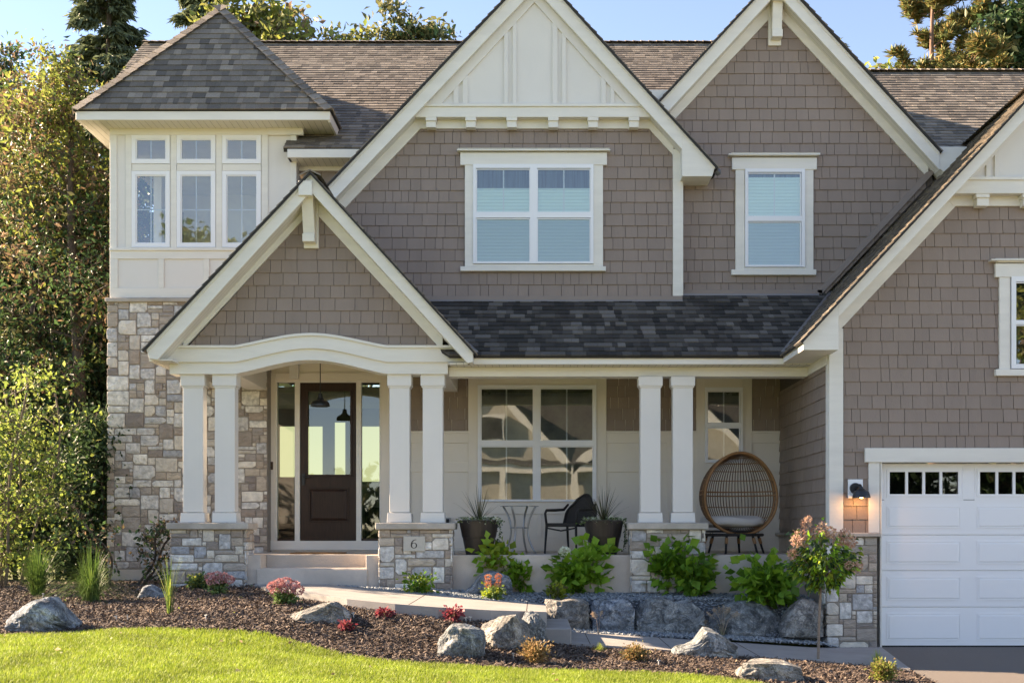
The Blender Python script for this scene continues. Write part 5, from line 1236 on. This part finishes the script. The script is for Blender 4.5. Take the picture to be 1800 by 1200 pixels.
# ================================================================== GARDEN PLANTS
def stalks(mb, base, n, rng, lean, h, r=.004):
    out = []
    for k in range(n):
        a = rng.uniform(0, 6.283); l = lean*rng.uniform(.2, 1); hh = h*rng.uniform(.6, 1.05)
        p1 = base+Vector((math.cos(a)*l*.3, math.sin(a)*l*.3, hh*.55)); p2 = base+Vector((math.cos(a)*l, math.sin(a)*l, hh)); b0 = base+Vector((math.cos(a)*.02, math.sin(a)*.02, -.02))
        mb.tube([b0, p1, p2], [r, r*.8, r*.5], 5, cap=False); out.append((b0, p1, p2))
    return out
def leafy(name, label, px, pyb, pyt, pw, seed, mats, wts, lsize, nleaf, cat='shrub', group=None, aspect=.85, stems=14, flowers=None, droop=.35, Yo=None, fold=.12):
    g = gp(px, pyb) if Yo is None else Vector((X(px, Yo), Yo, Z(pyb, Yo))); Y = g.y; h = (pyb-pyt)/F*Y; w = pw/2/F*Y
    rng = random.Random(seed); r = np.random.default_rng(seed); t = thing(name, label, cat, tuple(g), group); mb = MB(); st = stalks(mb, g, stems, rng, w*.85, h*.95, .004+h*.004)
    mb.build('stem', STEM, t, fix=False); idx = r.integers(0, len(st), nleaf); u = r.uniform(.25, 1, nleaf)
    A = np.array([[list(a), list(b), list(c)] for a, b, c in st])[idx]; k = u[:, None]
    C = np.where(k < .5, A[:, 0]*(1-2*k)+A[:, 1]*2*k, A[:, 1]*(2-2*k)+A[:, 2]*(2*k-1)); outward = C-np.array(g); outward[:, 2] *= .2
    outward /= (np.linalg.norm(outward, axis=1)[:, None]+1e-6); off = r.normal(0, w*.20, (nleaf, 3)); C = C+off; C[:, 2] = np.maximum(C[:, 2], g.z+.02)
    dirs = outward*.8+off/(w*.3+1e-6)*.6
    mi = np.searchsorted(np.cumsum(wts)/sum(wts), r.random(nleaf)*.999)
    leaves('foliage', C, lsize, mats, mi, t, dirs=dirs, droop=droop, aspect=aspect, seed=seed, fold=fold)
    if flowers:
        fm, cs, rad, nf = flowers
        for (fx, fy) in cs:
            c = np.array([X(fx, Y), Y-w*rng.uniform(.0, .6), Z(fy, Y)]); d = r.normal(0, 1, (nf, 3)); d /= np.linalg.norm(d, axis=1)[:, None]
            rr = rad/F*Y; Cc = c+d*rr*np.array([1, 1, .75])*r.uniform(.75, 1, nf)[:, None]; leaves('flower_head', Cc, rr*.38, [fm], None, t, dirs=d, droop=0, aspect=.95, seed=seed+int(fx))
    return t
WHITEF = mat('white_bloom', (.75, .78, .65), .7, trans=.2)
PINKF = mat('sedum_bloom', (.5, .2, .2), .8, cols=[(.50, .22, .22), (.62, .34, .32), (.38, .14, .16), (.70, .46, .42)], trans=.15)
ORF = mat('astilbe_plume', (.5, .2, .1), .8, cols=[(.55, .20, .09), (.42, .13, .07), (.62, .32, .16)], trans=.2)
PEACH = mat('hydrangea_panicle', (.6, .35, .25), .8, cols=[(.62, .36, .26), (.72, .50, .38), (.50, .24, .18), (.66, .55, .34)], trans=.25)
HEU = leafmat('heuchera_leaf', [(.20, .035, .05), (.32, .06, .08), (.12, .025, .035), (.42, .14, .14)])
SED = leafmat('sedum_leaf', [(.12, .20, .06), (.16, .25, .09), (.08, .14, .04)], trans=.2)
BARB = leafmat('barberry_leaf', [(.36, .22, .10), (.46, .30, .15), (.22, .14, .06), (.30, .24, .10)], trans=.3)
GHY = 'hydrangeas in the gravel bed'
leafy('hydrangea_bush', 'pale leaved hydrangea in front of the left porch pot', 880, 1040, 962, 96, 401, [HYDY, HYD], [.6, .4], .125, 620, 'bush', GHY)
leafy('hydrangea_bush', 'bright green low hydrangea spreading right of the wedge shaped boulder', 918, 1042, 988, 64, 402, [HYD], [1], .125, 400, 'bush', GHY)
leafy('hydrangea_bush', 'low hydrangea with one round white bloom standing over it', 1003, 1045, 985, 82, 403, [HYD, HYDD], [.7, .3], .135, 470, 'bush', GHY, flowers=(WHITEF, [(992, 968)], 8.5, 420))
leafy('hydrangea_bush', 'tall bright green hydrangea in front of the right porch pot', 1045, 1043, 950, 72, 404, [HYD], [1], .135, 480, 'bush', GHY)
leafy('hydrangea_bush', 'open hydrangea climbing in front of the right stone pier', 1172, 1046, 945, 96, 405, [HYDD, HYD], [.5, .5], .145, 300, 'bush', GHY)
leafy('hydrangea_bush', 'dark green hydrangea hugging the right side of the right pier', 1222, 1050, 978, 80, 406, [HYDD, HYD], [.75, .25], .14, 300, 'bush', GHY)
leafy('hydrangea_bush', 'broad low hydrangea in front of the porch slab next to the garage', 1350, 1060, 995, 130, 407, [HYD, HYDD], [.6, .4], .14, 620, 'bush', GHY, stems=24)
leafy('low_shrub', 'small yellowish shrub on the gravel above the walk slab end', 978, 1054, 1030, 44, 408, [HYDY, LF_OL], [.6, .4], .06, 260)
leafy('low_shrub', 'small green spreading shrub at the foot of the numbered pier', 733, 1044, 1012, 62, 409, [HYDD, HYDY], [.6, .4], .055, 420)
leafy('evergreen_shrub', 'low dark yellow evergreen beside the left stone pier', 346, 1036, 1012, 42, 410, [LF_G, LF_YG], [.5, .5], .045, 700)
leafy('sedum', 'pink flowering sedum beside the left stone pier', 385, 1046, 1022, 44, 411, [SED], [1], .05, 260, 'flower', 'pink sedums', flowers=(PINKF, [(370, 1014), (382, 1011), (395, 1013), (404, 1018), (388, 1018), (376, 1020)], 8.5, 170))
leafy('sedum', 'large pink flowering sedum at the left end of the walk', 501, 1063, 1038, 50, 412, [SED], [1], .055, 300, 'flower', 'pink sedums', flowers=(PINKF, [(480, 1030), (492, 1024), (505, 1022), (518, 1028), (498, 1033), (512, 1034), (525, 1036), (486, 1037)], 9.5, 170))
leafy('astilbe', 'astilbe with two rusty plumes beside the wedge shaped boulder', 866, 1056, 1030, 46, 413, [SED, HYDY], [.6, .4], .05, 420, 'flower', None, flowers=(ORF, [(858, 1013), (858, 1020), (859, 1027), (876, 1012), (876, 1019), (875, 1026)], 5.5, 110))
GHE = 'red heucheras in the mulch'
leafy('heuchera', 'bright red heuchera, the lowest and closest to the lawn', 608, 1108, 1092, 34, 421, [HEU], [1], .045, 120, 'flower', GHE, stems=8)
leafy('heuchera', 'red heuchera just below the middle of the walk', 676, 1086, 1068, 34, 422, [HEU], [1], .045, 140, 'flower', GHE, stems=8)
leafy('heuchera', 'dark red heuchera above the greenish boulder', 795, 1093, 1071, 40, 423, [HEU], [1], .045, 220, 'flower', GHE, stems=8)
GBA = 'tan barberries in the mulch'
leafy('barberry', 'tan barberry in front of the three boulders', 942, 1166, 1131, 62, 431, [BARB], [1], .032, 1500, 'shrub', GBA, stems=40, aspect=.6, droop=-.3)
leafy('barberry', 'tan barberry right of the small grass tuft', 1117, 1163, 1139, 58, 432, [BARB, LF_OL], [.7, .3], .032, 1300, 'shrub', GBA, stems=40, aspect=.6, droop=-.3)
leafy('dwarf_shrub', 'yellow green dwarf shrub at the lower right end of the bed', 1552, 1200, 1163, 56, 433, [LF_YG, BARB], [.7, .3], .032, 1500, 'shrub', None, stems=40, aspect=.6, droop=-.3)
leafy('low_shrub', 'sparse dark shrub in the gravel before the garage pier', 1430, 1122, 1112, 44, 434, [LF_DK, LF_OR], [.6, .4], .04, 120)
# ornamental grasses
def grass_clump(label, px, pyb, pyt, pw, n, seed, mats, group=None, w=.007, fl=0, bend=.5, name='ornamental_grass', plume=None):
    g = gp(px, pyb); Y = g.y; h = (pyb-pyt)/F*Y; W_ = pw/2/F*Y; r = np.random.default_rng(seed); t = thing(name, label, 'grass plant', tuple(g), group)
    V = []; Fc = []; M_ = []
    for k in range(n):
        a = r.uniform(0, 6.283); hh = h*r.uniform(.45, 1.05); ln = W_*abs(r.normal(0, .55))*(1.4 if r.random() < fl else 1); drop = bend*ln
        d = np.array([math.cos(a), math.sin(a), 0]); s = np.array([-d[1], d[0], 0]); b = np.array(g)+d*r.uniform(0, W_*.16); base = len(V); m = 6
        for i in range(m+1):
            f = i/m; c = b+d*ln*f**1.8+np.array([0, 0, hh*(f-.0)-drop*f**3*1.3]); ww = w*(1-f**1.6)*.5+.0006
            V += [c-s*ww, c+s*ww]
        for i in range(m): Fc.append((base+2*i, base+2*i+1, base+2*i+3, base+2*i+2)); M_.append(int(r.integers(0, len(mats))))
    fast_mesh('blades', np.array(V), np.array(Fc), mats, np.array(M_), t)
    if plume:
        pm, m2, ph = plume; mb = MB(); C = []
        for k in range(m2):
            a = r.uniform(-1.0, 1.0); tip = Vector(g)+Vector((math.sin(a)*W_*1.2, r.uniform(-.1, .1), ph*(1-.25*abs(a)))); mid = Vector(g).lerp(tip, .55)+Vector((-math.sin(a)*W_*.25, 0, .05)); mb.tube([g, mid, tip], [.003, .0025, .0015], 4, cap=False)
            for q in range(90):
                f = r.uniform(0, 1); C.append(list(mid.lerp(tip, .45+.6*f)+Vector(r.normal(0, .016*(1.2-f), 3))))
        mb.build('plume_stalk', pm, t, fix=False); leaves('plume', np.array(C), .022, [pm], None, t, droop=-.4, aspect=.3, seed=seed)
    return t
GRS = leafmat('tall_grass', [(.07, .14, .03), (.11, .20, .04), (.05, .10, .025), (.16, .24, .06)], trans=.35)
GRY = leafmat('pale_grass', [(.30, .36, .08), (.22, .30, .05), (.38, .42, .12)], trans=.4)
TAN = leafmat('dry_grass', [(.42, .30, .19), (.52, .40, .28), (.32, .20, .12)], trans=.3)
GG = 'tall grass clumps in the left bed'
grass_clump('dense fan of tall green grass left of the tower, farther left of the two dense ones', 66, 1047, 955, 150, 520, 501, [GRS], GG, bend=.3)
grass_clump('dense tall green grass clump near the stone corner', 160, 1058, 950, 175, 560, 502, [GRS], GG, fl=.4, bend=.7, w=.008)
grass_clump('thin upright grass with a few yellow blades in front of the left pier', 298, 1080, 976, 70, 34, 503, [GRS, GRY], GG, w=.011, bend=.2)
grass_clump('flattened rusty dry grass beside the thin upright grass', 262, 1079, 1066, 130, 50, 504, [TAN], None, w=.006, bend=.2)
grass_clump('small pale green tuft beside the lower walk', 1054, 1145, 1126, 44, 150, 505, [GRY], None, w=.003, bend=.7)
grass_clump('blue green tuft at the end of the lower walk', 1542, 1172, 1136, 60, 190, 506, [GRY], None, w=.003, bend=.7)
FEA = leafmat('feather_plume', [(.50, .38, .27), (.60, .48, .36)], trans=.3)
grass_clump('feathery tan grass in front of the smooth grey boulder', 1270, 1120, 1085, 60, 30, 507, [TAN, GRS], 'feathery fountain grasses', w=.003, plume=(FEA, 9, .42))
grass_clump('single feathery plume before the square boulder', 1052, 1118, 1095, 24, 8, 508, [TAN], 'feathery fountain grasses', w=.003, plume=(FEA, 3, .36))
grass_clump('tiny tan grass wisps before the widest boulder', 1232, 1118, 1100, 26, 8, 509, [TAN], 'feathery fountain grasses', w=.003, plume=(FEA, 3, .24))
# hydrangea tree (standard)
g = gp(1438, 1160); Yh = g.y; ht = thing('hydrangea_tree', 'small lollipop hydrangea tree with peach flower heads before the garage pier', 'small tree', tuple(g))
top = Vector((X(1443, Yh), Yh, Z(1025, Yh))); mb = MB(); mb.tube([g+Vector((0, 0, -.03)), g.lerp(top, .5)+Vector((-.006, 0, 0)), top], [.018, .016, .015], 8)
rng = random.Random(9); ends = []; cc = P(1446, 972, Yh)
for k in range(34):
    d = Vector((rng.gauss(0, 1), rng.gauss(0, 1), rng.gauss(.1, .8))).normalized(); e = cc+Vector((d.x*.38, d.y*.34, d.z*.36)); mb.tube([top, top.lerp(e, .5)+Vector((0, 0, .03)), e], [.009, .006, .003], 5, cap=False); ends.append((top.lerp(e, .3), e))
mb.build('trunk', mat('young_bark', (.26, .19, .14), .8, var=.2, vscale=30), ht, fix=False)
r = np.random.default_rng(19); n = 1250; idx = r.integers(0, len(ends), n); u = r.uniform(.15, 1.02, n)[:, None]
A = np.array([list(e[0]) for e in ends]); B_ = np.array([list(e[1]) for e in ends]); C = A[idx]*(1-u)+B_[idx]*u+r.normal(0, .035, (n, 3)); dr = C-np.array(cc); dr[:, 2] *= .3
leaves('crown', C, .085, [HYD, LF_G, HYDY], np.searchsorted([.4, .8, 1.01], r.random(n)), ht, dirs=dr*2.5, droop=.45, aspect=.5, seed=3)
for i, (fx, fy, rr) in enumerate(((1414, 920, 9), (1415, 912, 6), (1402, 942, 12), (1393, 950, 9), (1390, 973, 9), (1440, 930, 11), (1452, 935, 9), (1430, 938, 9), (1478, 943, 12), (1488, 950, 10), (1470, 950, 9), (1497, 996, 9), (1505, 992, 7), (1484, 992, 7), (1410, 952, 8))):
    c = np.array([X(fx, Yh), Yh-.16+rng.uniform(-.1, .1), Z(fy, Yh)]); d = r.normal(0, 1, (130, 3)); d /= np.linalg.norm(d, axis=1)[:, None]; q = rr/F*Yh
    leaves('flower_head', c+d*q*r.uniform(.5, 1.05, 130)[:, None], q*.42, [PEACH], None, ht, dirs=d, droop=0, aspect=.9, seed=i)
# beige post beside the tower
mb = MB(); Yp_ = 19.4; mb.lathe([(.115, 0), (.115, .62), (.12, .64), (.12, .69), (.105, .71)], (X(176, Yp_), Yp_, Z(1003, Yp_)), 20); o = mb.build('garden_post', mat('beige_post', (.45, .34, .24), .7, var=.1), None); tag(o, 'short round beige post behind the corner of the stone tower', 'post')
# little drip stakes in the mulch
mb = MB(); mb.tube([(0, 0, -.03), (0, 0, .07)], .006, 6); mb.tube([(-.018, 0, .07), (.018, 0, .07)], .006, 6); o = mb.build('drip_stake', mat('stake_plastic', (.5, .5, .48), .5)); first = True
for i, (px, py, where) in enumerate(((75, 1052, 'left of the grass fan'), (100, 1055, 'near the grass fan'), (206, 1093, 'below the dry grass'), (225, 1092, 'between dry grass and lawn'), (130, 1106, 'close to the lawn at the left'), (622, 1088, 'beside the long low boulder'), (826, 1095, 'above the greenish boulder'), (903, 1160, 'left of the tan barberry'), (1157, 1172, 'by the lawn at the right'), (362, 1092, 'right of the thin upright grass'), (820, 1096, 'next to the dark red heuchera'))):
    q = o if first else o.copy()
    if not first: COL.objects.link(q)
    first = False; q.location = gp(px, py); q.rotation_euler = (rng.uniform(-.2, .2), rng.uniform(-.2, .2), rng.uniform(0, 3)); tag(q, 'tiny pale irrigation stake in the mulch '+where, 'stake', 'irrigation stakes in the mulch')

# fallen leaves
r = np.random.default_rng(55)
fx = r.uniform(-6, 4, 260); fy = r.uniform(10.0, 16.5, 260); k = inpoly(fx, fy, mulch_poly) | inpoly(fx, fy, lawn_poly); fx, fy = fx[k][:95], fy[k][:95]
C = np.stack([fx, fy, HN(fx, fy)+.045], 1); o = leaves('fallen_leaves', C, .05, [LF_OR, TAN, LF_YG], (r.random(len(C))*3).astype(int), None, flat=.9, droop=.0, aspect=.6, seed=4); kind(o, 'stuff', 'scattered dry autumn leaves on the mulch and lawn', 'leaves')
# ================================================================== PORCH FURNITURE
POT = mat('pot_resin', (.032, .024, .021), .38, var=.15, vscale=5)
POTSOIL = mat('potting_soil', (.03, .022, .018), .95)
def pot(cxp, Y, label):
    x = X(cxp, Y); t = thing('planter_pot', label, 'flower pot', (x, Y, 1.21), 'tall dark flower pots on the porch'); mb = MB()
    mb.lathe([(.185, 0), (.19, .01), (.235, .24), (.236, .243), (.243, .247), (.285, .475), (.292, .478), (.292, .492), (.268, .492), (.262, .44), (.01, .44)], (x, Y, 1.21), 40); mb.build('pot_body', POT, t)
    mb = MB(); mb.lathe([(.262, .43), (.2, .452), (.01, .46)], (x, Y, 1.21), 24); mb.build('soil', POTSOIL, t); return x
SPK = leafmat('spike_leaf', [(.06, .065, .03), (.10, .10, .045), (.04, .045, .025), (.14, .13, .07)], trans=.2)
VAR = leafmat('variegated_leaf', [(.10, .18, .04), (.5, .52, .40), (.07, .13, .03), (.16, .22, .08)], trans=.3)
def potplant(x, Y, seed, label, vine=1):
    r = np.random.default_rng(seed); z = 1.21+.45; t = thing('potted_plant', label, 'plant', (x, Y, z), 'spiky plants growing in the dark pots'); V = []; Fc = []
    for k in range(44):
        a = r.uniform(0, 6.283); e = r.uniform(.25, 1.5); L = r.uniform(.38, .62); d = np.array([math.cos(a)*math.cos(e), math.sin(a)*math.cos(e), math.sin(e)]); s = np.array([-math.sin(a), math.cos(a), 0]); b = len(V); m = 7
        for i in range(m+1):
            f = i/m; c = np.array([x, Y, z])+d*L*f+np.array([0, 0, -.22*math.cos(e)*f**2.4*L]); w = .0075*(1-f)**.8+.0008; V += [c-s*w, c+s*w]
        for i in range(m): Fc.append((b+2*i, b+2*i+1, b+2*i+3, b+2*i+2))
    fast_mesh('spikes', np.array(V), np.array(Fc), SPK, None, t)
    n = 420; a = r.uniform(0, 6.283, n); q = np.abs(r.normal(.2, .07, n)); C = np.stack([x+np.cos(a)*q, Y+np.sin(a)*q, z+.01+r.uniform(0, .07, n)-np.maximum(0, q-.26)*.5], 1); dr = np.stack([np.cos(a), np.sin(a), .3+0*a], 1)
    leaves('foliage', C, .042, [VAR], None, t, dirs=dr, droop=.1, aspect=.75, seed=seed)
    mb = MB(); C = []
    for k in range(3):
        s0 = .26*vine; p = [Vector((x+s0, Y-.06*k, z+.04)), Vector((x+s0+.05*vine, Y-.1-.05*k, z-.05)), Vector((x+s0+.03*vine, Y-.12-.04*k, z-.25)), Vector((x+s0+(.01+.03*k)*vine, Y-.1, z-.40+.06*k))]; mb.tube(p, .002, 4)
        for i in range(26):
            f = i/26*3; j = int(f); c = p[j].lerp(p[j+1], f-j); C.append([c.x+r.normal(0, .014), c.y+r.normal(0, .01), c.z])
    mb.build('vine', STEM, t, fix=False); leaves('vine_leaves', np.array(C), .035, [LF_DK, VAR], (r.random(len(C)) < .25).astype(int), t, droop=.5, aspect=.7, seed=seed)
    for (dx, dz) in ((.10*vine, .07), (.24*vine, .055), (-.16, .04)):
        d = r.normal(0, 1, (60, 3)); d /= np.linalg.norm(d, axis=1)[:, None]; leaves('bloom', np.array([x+dx, Y-.14, z+dz])+d*.022, .02, [WHITEF], None, t, dirs=d, droop=0, aspect=.9, seed=seed)
x1 = pot(842, 17.12, 'dark tapered planter pot left of the small glass table'); potplant(x1, 17.12, 601, 'spiky plant with a dark trailing vine in the left pot')
x2 = pot(1061, 17.12, 'dark tapered planter pot in front of the wicker armchair'); potplant(x2, 17.12, 602, 'spiky plant with white flowers in the right pot', vine=1)
# glass side table
Yt = 17.95; xt = X(913, Yt); t = thing('side_table', 'small round glass table with curved silver legs between pot and chair', 'table', (xt, Yt, 1.21)); zt_ = Z(890, Yt)-1.21
SIL = mat('silver_metal', (.42, .42, .42), .35, metal=.7)
for k in range(4):
    a = math.pi/4+k*math.pi/2+.35; c, s = math.cos(a), math.sin(a); mb = MB(); pts = []; rs = []
    for i in range(13):
        f = i/12; r_ = .14+.13*(2*f-1.0)**2*1.0; pts.append((xt+c*r_, Yt+s*r_, 1.21+zt_*f)); rs.append(.015)
    mb.tube(pts, rs, 8); mb.build('leg', SIL, t, smooth=True)
mb = MB(); m = 24; mb.tube([(xt+.14*math.cos(2*math.pi*i/m), Yt+.14*math.sin(2*math.pi*i/m), 1.21+zt_*.55) for i in range(m+1)], .01, 6); mb.build('ring', SIL, t)
mb = MB(); mb.lathe([(.29, 0), (.30, .004), (.29, .008)], (xt, Yt, 1.21+zt_+.001), 40); mb.build('tabletop', glass_mat('table_glass', tint=(.8, .88, .85), refl=.05, wav=0), t, fix=False)
# wicker armchair
WICK = mat('dark_wicker', (.022, .018, .016), .6, var=.3, vscale=90, bump=.8, bscale=160)
Yc = 17.85; xc = X(1004, Yc); t = thing('armchair', 'dark brown wicker armchair between the glass table and the right pot', 'chair', (xc, Yc, 1.21)); ca = math.radians(38)
def L2W(x, y, z):   # chair frame: x right, y back, turned towards the photo's left
    return Vector((xc+x*math.cos(ca)+y*math.sin(ca), Yc-x*math.sin(ca)+y*math.cos(ca), 1.21+z))
mb = MB(); S_ = [(-.27, -.26), (.27, -.26), (.25, .25), (-.25, .25)]
mb.ext([L2W(x, y, .40) for x, y in S_], (0, 0, .055)); mb.build('seat', WICK, t, bevel=.015)
for x, y, tx, ty in ((-.27, -.25, -.29, -.27), (.27, -.25, .29, -.27), (-.25, .24, -.27, .30), (.25, .24, .27, .30)):
    mb = MB(); mb.tube([L2W(tx, ty, 0), L2W(x, y, .42)], [.014, .02], 8); mb.build('leg', WICK, t)
mb = MB(); n = 13; rows = []
for j in range(9):
    f = j/8; zz = .42+.47*f; half = .27*(1-max(0, f-.45)**2*2.0) if f < 1 else .14; row = []
    for i in range(n):
        u = -1+2*i/(n-1); x = u*half*1.04; y = .25+.14*f-.07*(u*u); row.append(L2W(x, y, zz-(.10*u*u*f)))
    rows.append(row)
vs = [p for row in rows for p in row]; off = L2W(0, .03, 0)-L2W(0, 0, 0); vs2 = [p+off for p in vs]; m_ = len(vs)
fs = []
for j in range(8):
    for i in range(n-1):
        a = j*n+i; fs.append((a, a+1, a+n+1, a+n)); fs.append((a+m_, a+n+m_, a+n+1+m_, a+1+m_))
    fs += [(j*n, (j+1)*n, (j+1)*n+m_, j*n+m_), (j*n+n-1, j*n+n-1+m_, (j+1)*n+n-1+m_, (j+1)*n+n-1)]
fs += [(8*n+i, 8*n+i+1, 8*n+i+1+m_, 8*n+i+m_) for i in range(n-1)]
mb.add(vs+vs2, fs); mb.build('backrest', WICK, t, smooth=True)
mb = MB(); edge = [rows[j][0] for j in range(9)]+[rows[8][i] for i in range(n)]+[rows[j][n-1] for j in range(8, -1, -1)]; mb.tube(edge, .017, 7); mb.build('back_frame', WICK, t, smooth=True)
for s in (-1, 1):
    mb = MB(); mb.tube([L2W(.27*s, -.25, .42), L2W(.29*s, -.26, .60), L2W(.295*s, -.22, .645), L2W(.29*s, .0, .65), L2W(.27*s, .18, .66), L2W(.255*s, .27, .74)], [.018, .018, .022, .024, .022, .018], 8); mb.build('arm', WICK, t, smooth=True)
mb = MB(); mb.tube([L2W(-.26, -.25, .38), L2W(0, -.25, .34), L2W(.26, -.25, .38)], .012, 6); mb.build('stretcher', WICK, t)
# egg chair
RAT = mat('rattan', (.34, .165, .065), .5, var=.2, vscale=20, bump=.3, bscale=80); RAT2 = mat('rattan_dark', (.16, .085, .045), .55, var=.25, vscale=20)
Ye = 17.75; xe_ = X(1291, Ye); t = thing('egg_chair', 'large round wicker egg chair with a white cushion beside the garage wall', 'chair', (xe_, Ye, 1.21)); ce = math.radians(17)
def E2W(x, y, z): return Vector((xe_+x*math.cos(ce)-y*math.sin(ce), Ye+x*math.sin(ce)+y*math.cos(ce), 1.21+z))
A_, Hh, D_ = .585, .60, .70; zc_ = .885   # half width, half height, depth
def shell(a, b):      # a: angle round the opening, b: 0 rim .. 1 back pole
    f = math.cos(b*math.pi/2); k = 1+.10*(-math.sin(a))*f
    return E2W(A_*k*math.cos(a)*f, -.22+D_*math.sin(b*math.pi/2), zc_+Hh*math.sin(a)*f)
mb = MB(); mb.tube([shell(2*math.pi*i/64, 0) for i in range(65)], .020, 8, cap=False); mb.build('rim', RAT, t, smooth=True)
mb = MB(); mb.tube([shell(2*math.pi*i/64, .07) for i in range(65)], .012, 6, cap=False)
mb.build('inner_rim', RAT, t, smooth=True)
# vertical ribs: slices of constant longitude; hoops: constant height
mb = MB()
for k in range(-19, 20):
    u = k/20*math.pi/2   # longitude across the back
    pts = []
    for i in range(25):
        la = -math.pi/2+math.pi*i/24; x = A_*math.sin(u)*math.cos(la)*(1-.10*math.sin(la)); y = -.22+D_*math.cos(u)*math.cos(la); pts.append(E2W(x, y, zc_+Hh*math.sin(la)))
    mb.tube(pts, .0075, 5, cap=False)
mb.build('ribs', RAT2, t)
mb = MB()
for la in (-.95, -.62, -.32, -.03, .07, .36, .62, .87, 1.1):
    pts = []
    for i in range(25):
        u = -math.pi/2+math.pi*i/24; x = A_*math.sin(u)*math.cos(la)*(1-.10*math.sin(la)); y = -.22+D_*math.cos(u)*math.cos(la); pts.append(E2W(x, y, zc_+Hh*math.sin(la)))
    mb.tube(pts, .011 if abs(la-.02) < .06 else .007, 5, cap=False)
mb.build('hoops', RAT, t)
bm = bmesh.new(); bmesh.ops.create_uvsphere(bm, u_segments=36, v_segments=16, radius=1)
for v in bm.verts:
    x, y, z = v.co; s = lambda q, e: math.copysign(abs(q)**e, q)
    v.co = E2W(s(x, .7)*.46, .08+s(y, .7)*.36, .475+s(z, .55)*.085*(1+.1*x*x)+.012*math.sin(x*6+y*3))
me = bpy.data.meshes.new('cushion'); bm.to_mesh(me); bm.free(); me.materials.append(mat('cushion_cloth', (.62, .59, .56), .85, var=.06, bump=.3, bscale=200)); me.polygons.foreach_set('use_smooth', [True]*len(me.polygons)); link('cushion', me, t)
mb = MB(); mb.tube([E2W(.46*math.cos(2*math.pi*i/40), .06+.36*math.sin(2*math.pi*i/40), .28) for i in range(41)], .022, 8, cap=False); mb.tube([E2W(.40*math.cos(2*math.pi*i/40), .06+.30*math.sin(2*math.pi*i/40), .33) for i in range(41)], .016, 8, cap=False); mb.build('base_ring', WICK, t)
for k in range(6):
    a = -math.pi/2+.45+k*math.pi/3; c, s = math.cos(a), math.sin(a); mb = MB()
    mb.tube([E2W(.40*c, .06+.32*s, .30), E2W(.50*c, .06+.41*s, .0)], [.020, .016], 8); mb.tube([E2W(.41*c, .06+.325*s, .27), E2W(.36*c-.12*s, .06+.3*s+.12*c, .30)], .011, 6)
    l = mb.build('leg', WICK, t); mb = MB(); mb.tube([E2W(.425*c, .06+.345*s, .23), E2W(.455*c, .06+.37*s, .15)], [.026, .024], 8); mb.build('leg_wrap', RAT, l)
# door mat
mb = MB(); mb.box(X(513, 17.6), X(603, 17.6), 17.45, 17.95, 1.211, 1.232); o = mb.build('door_mat', mat('coir', (.30, .16, .07), .95, var=.3, vscale=40, bump=1.5, bscale=200), None, bevel=.004); tag(o, 'brown coir door mat lying in front of the entry', 'doormat')

# ================================================================== ACROSS THE STREET (mirrored in the porch windows)
nh = thing('neighbour_house', 'brown house with white gable trim across the street, mirrored in the porch windows', 'house', (3, -24, 0))
NTA = mat('tan_siding', (.33, .32, .27), .7)
mb = MB(); mb.box(-7, 12, -32, -24, 0, 5.2); mb.build('wall', NTA, nh)
mb = MB()
for cx, hw, zt2 in ((-2.5, 4.2, 9.2), (7, 4.6, 9.4)): mb.ext([(cx-hw, -23.9, 5.0), (cx+hw, -23.9, 5.0), (cx, -23.9, zt2)], (0, -6, 0))
mb.build('gable', NTA, nh)
mb = MB(); mb.add([(-7.6, -23.5, 4.9), (12.6, -23.5, 4.9), (12.6, -28, 9.0), (-7.6, -28, 9.0)], [(0, 1, 2, 3)]); mb.add([(-7.6, -32.5, 4.9), (12.6, -32.5, 4.9), (12.6, -28, 9.0), (-7.6, -28, 9.0)], [(0, 1, 2, 3)]); mb.build('roof', ROOFE, nh)
WT = mat('white_trim', (.62, .62, .56), .5); mb = MB()
for cx, hw, zt2 in ((-2.5, 4.5, 9.3), (7, 4.9, 9.5)):
    for s in (-1, 1): mb.ext([(cx, -23.6, zt2), (cx+s*hw, -23.6, 4.9), (cx+s*hw, -23.6, 4.4), (cx, -23.6, zt2-.5)], (0, -.2, 0))
mb.box(-7.3, 12.3, -23.8, -23.6, 4.5, 5.0)
for x in (-6.8, -1.8, 2.0, 11.6): mb.box(x, x+.35, -23.8, -23.6, 0, 4.5)
mb.build('white_trim', WT, nh)
for x, z in ((-4.2, 1.2), (-3.3, 6.0), (6.2, 6.1)):
    mb = MB(); mb.box(x, x+1.8, -23.85, -23.55, z, z+1.5); w = mb.build('window', WT, nh); mb = MB(); mb.box(x+.12, x+1.68, -23.54, -23.53, z+.12, z+1.38); mb.build('pane', DARK, w)
mb = MB(); mb.box(3.6, 10.2, -23.8, -23.6, 0, 2.6); mb.build('garage_door', WHITE, nh)
kind(tri_fill('road', [(-60, -13), (60, -13), (60, -7), (-60, -7)], lambda x, y: H(x, y)-.02, CONCW, 40))
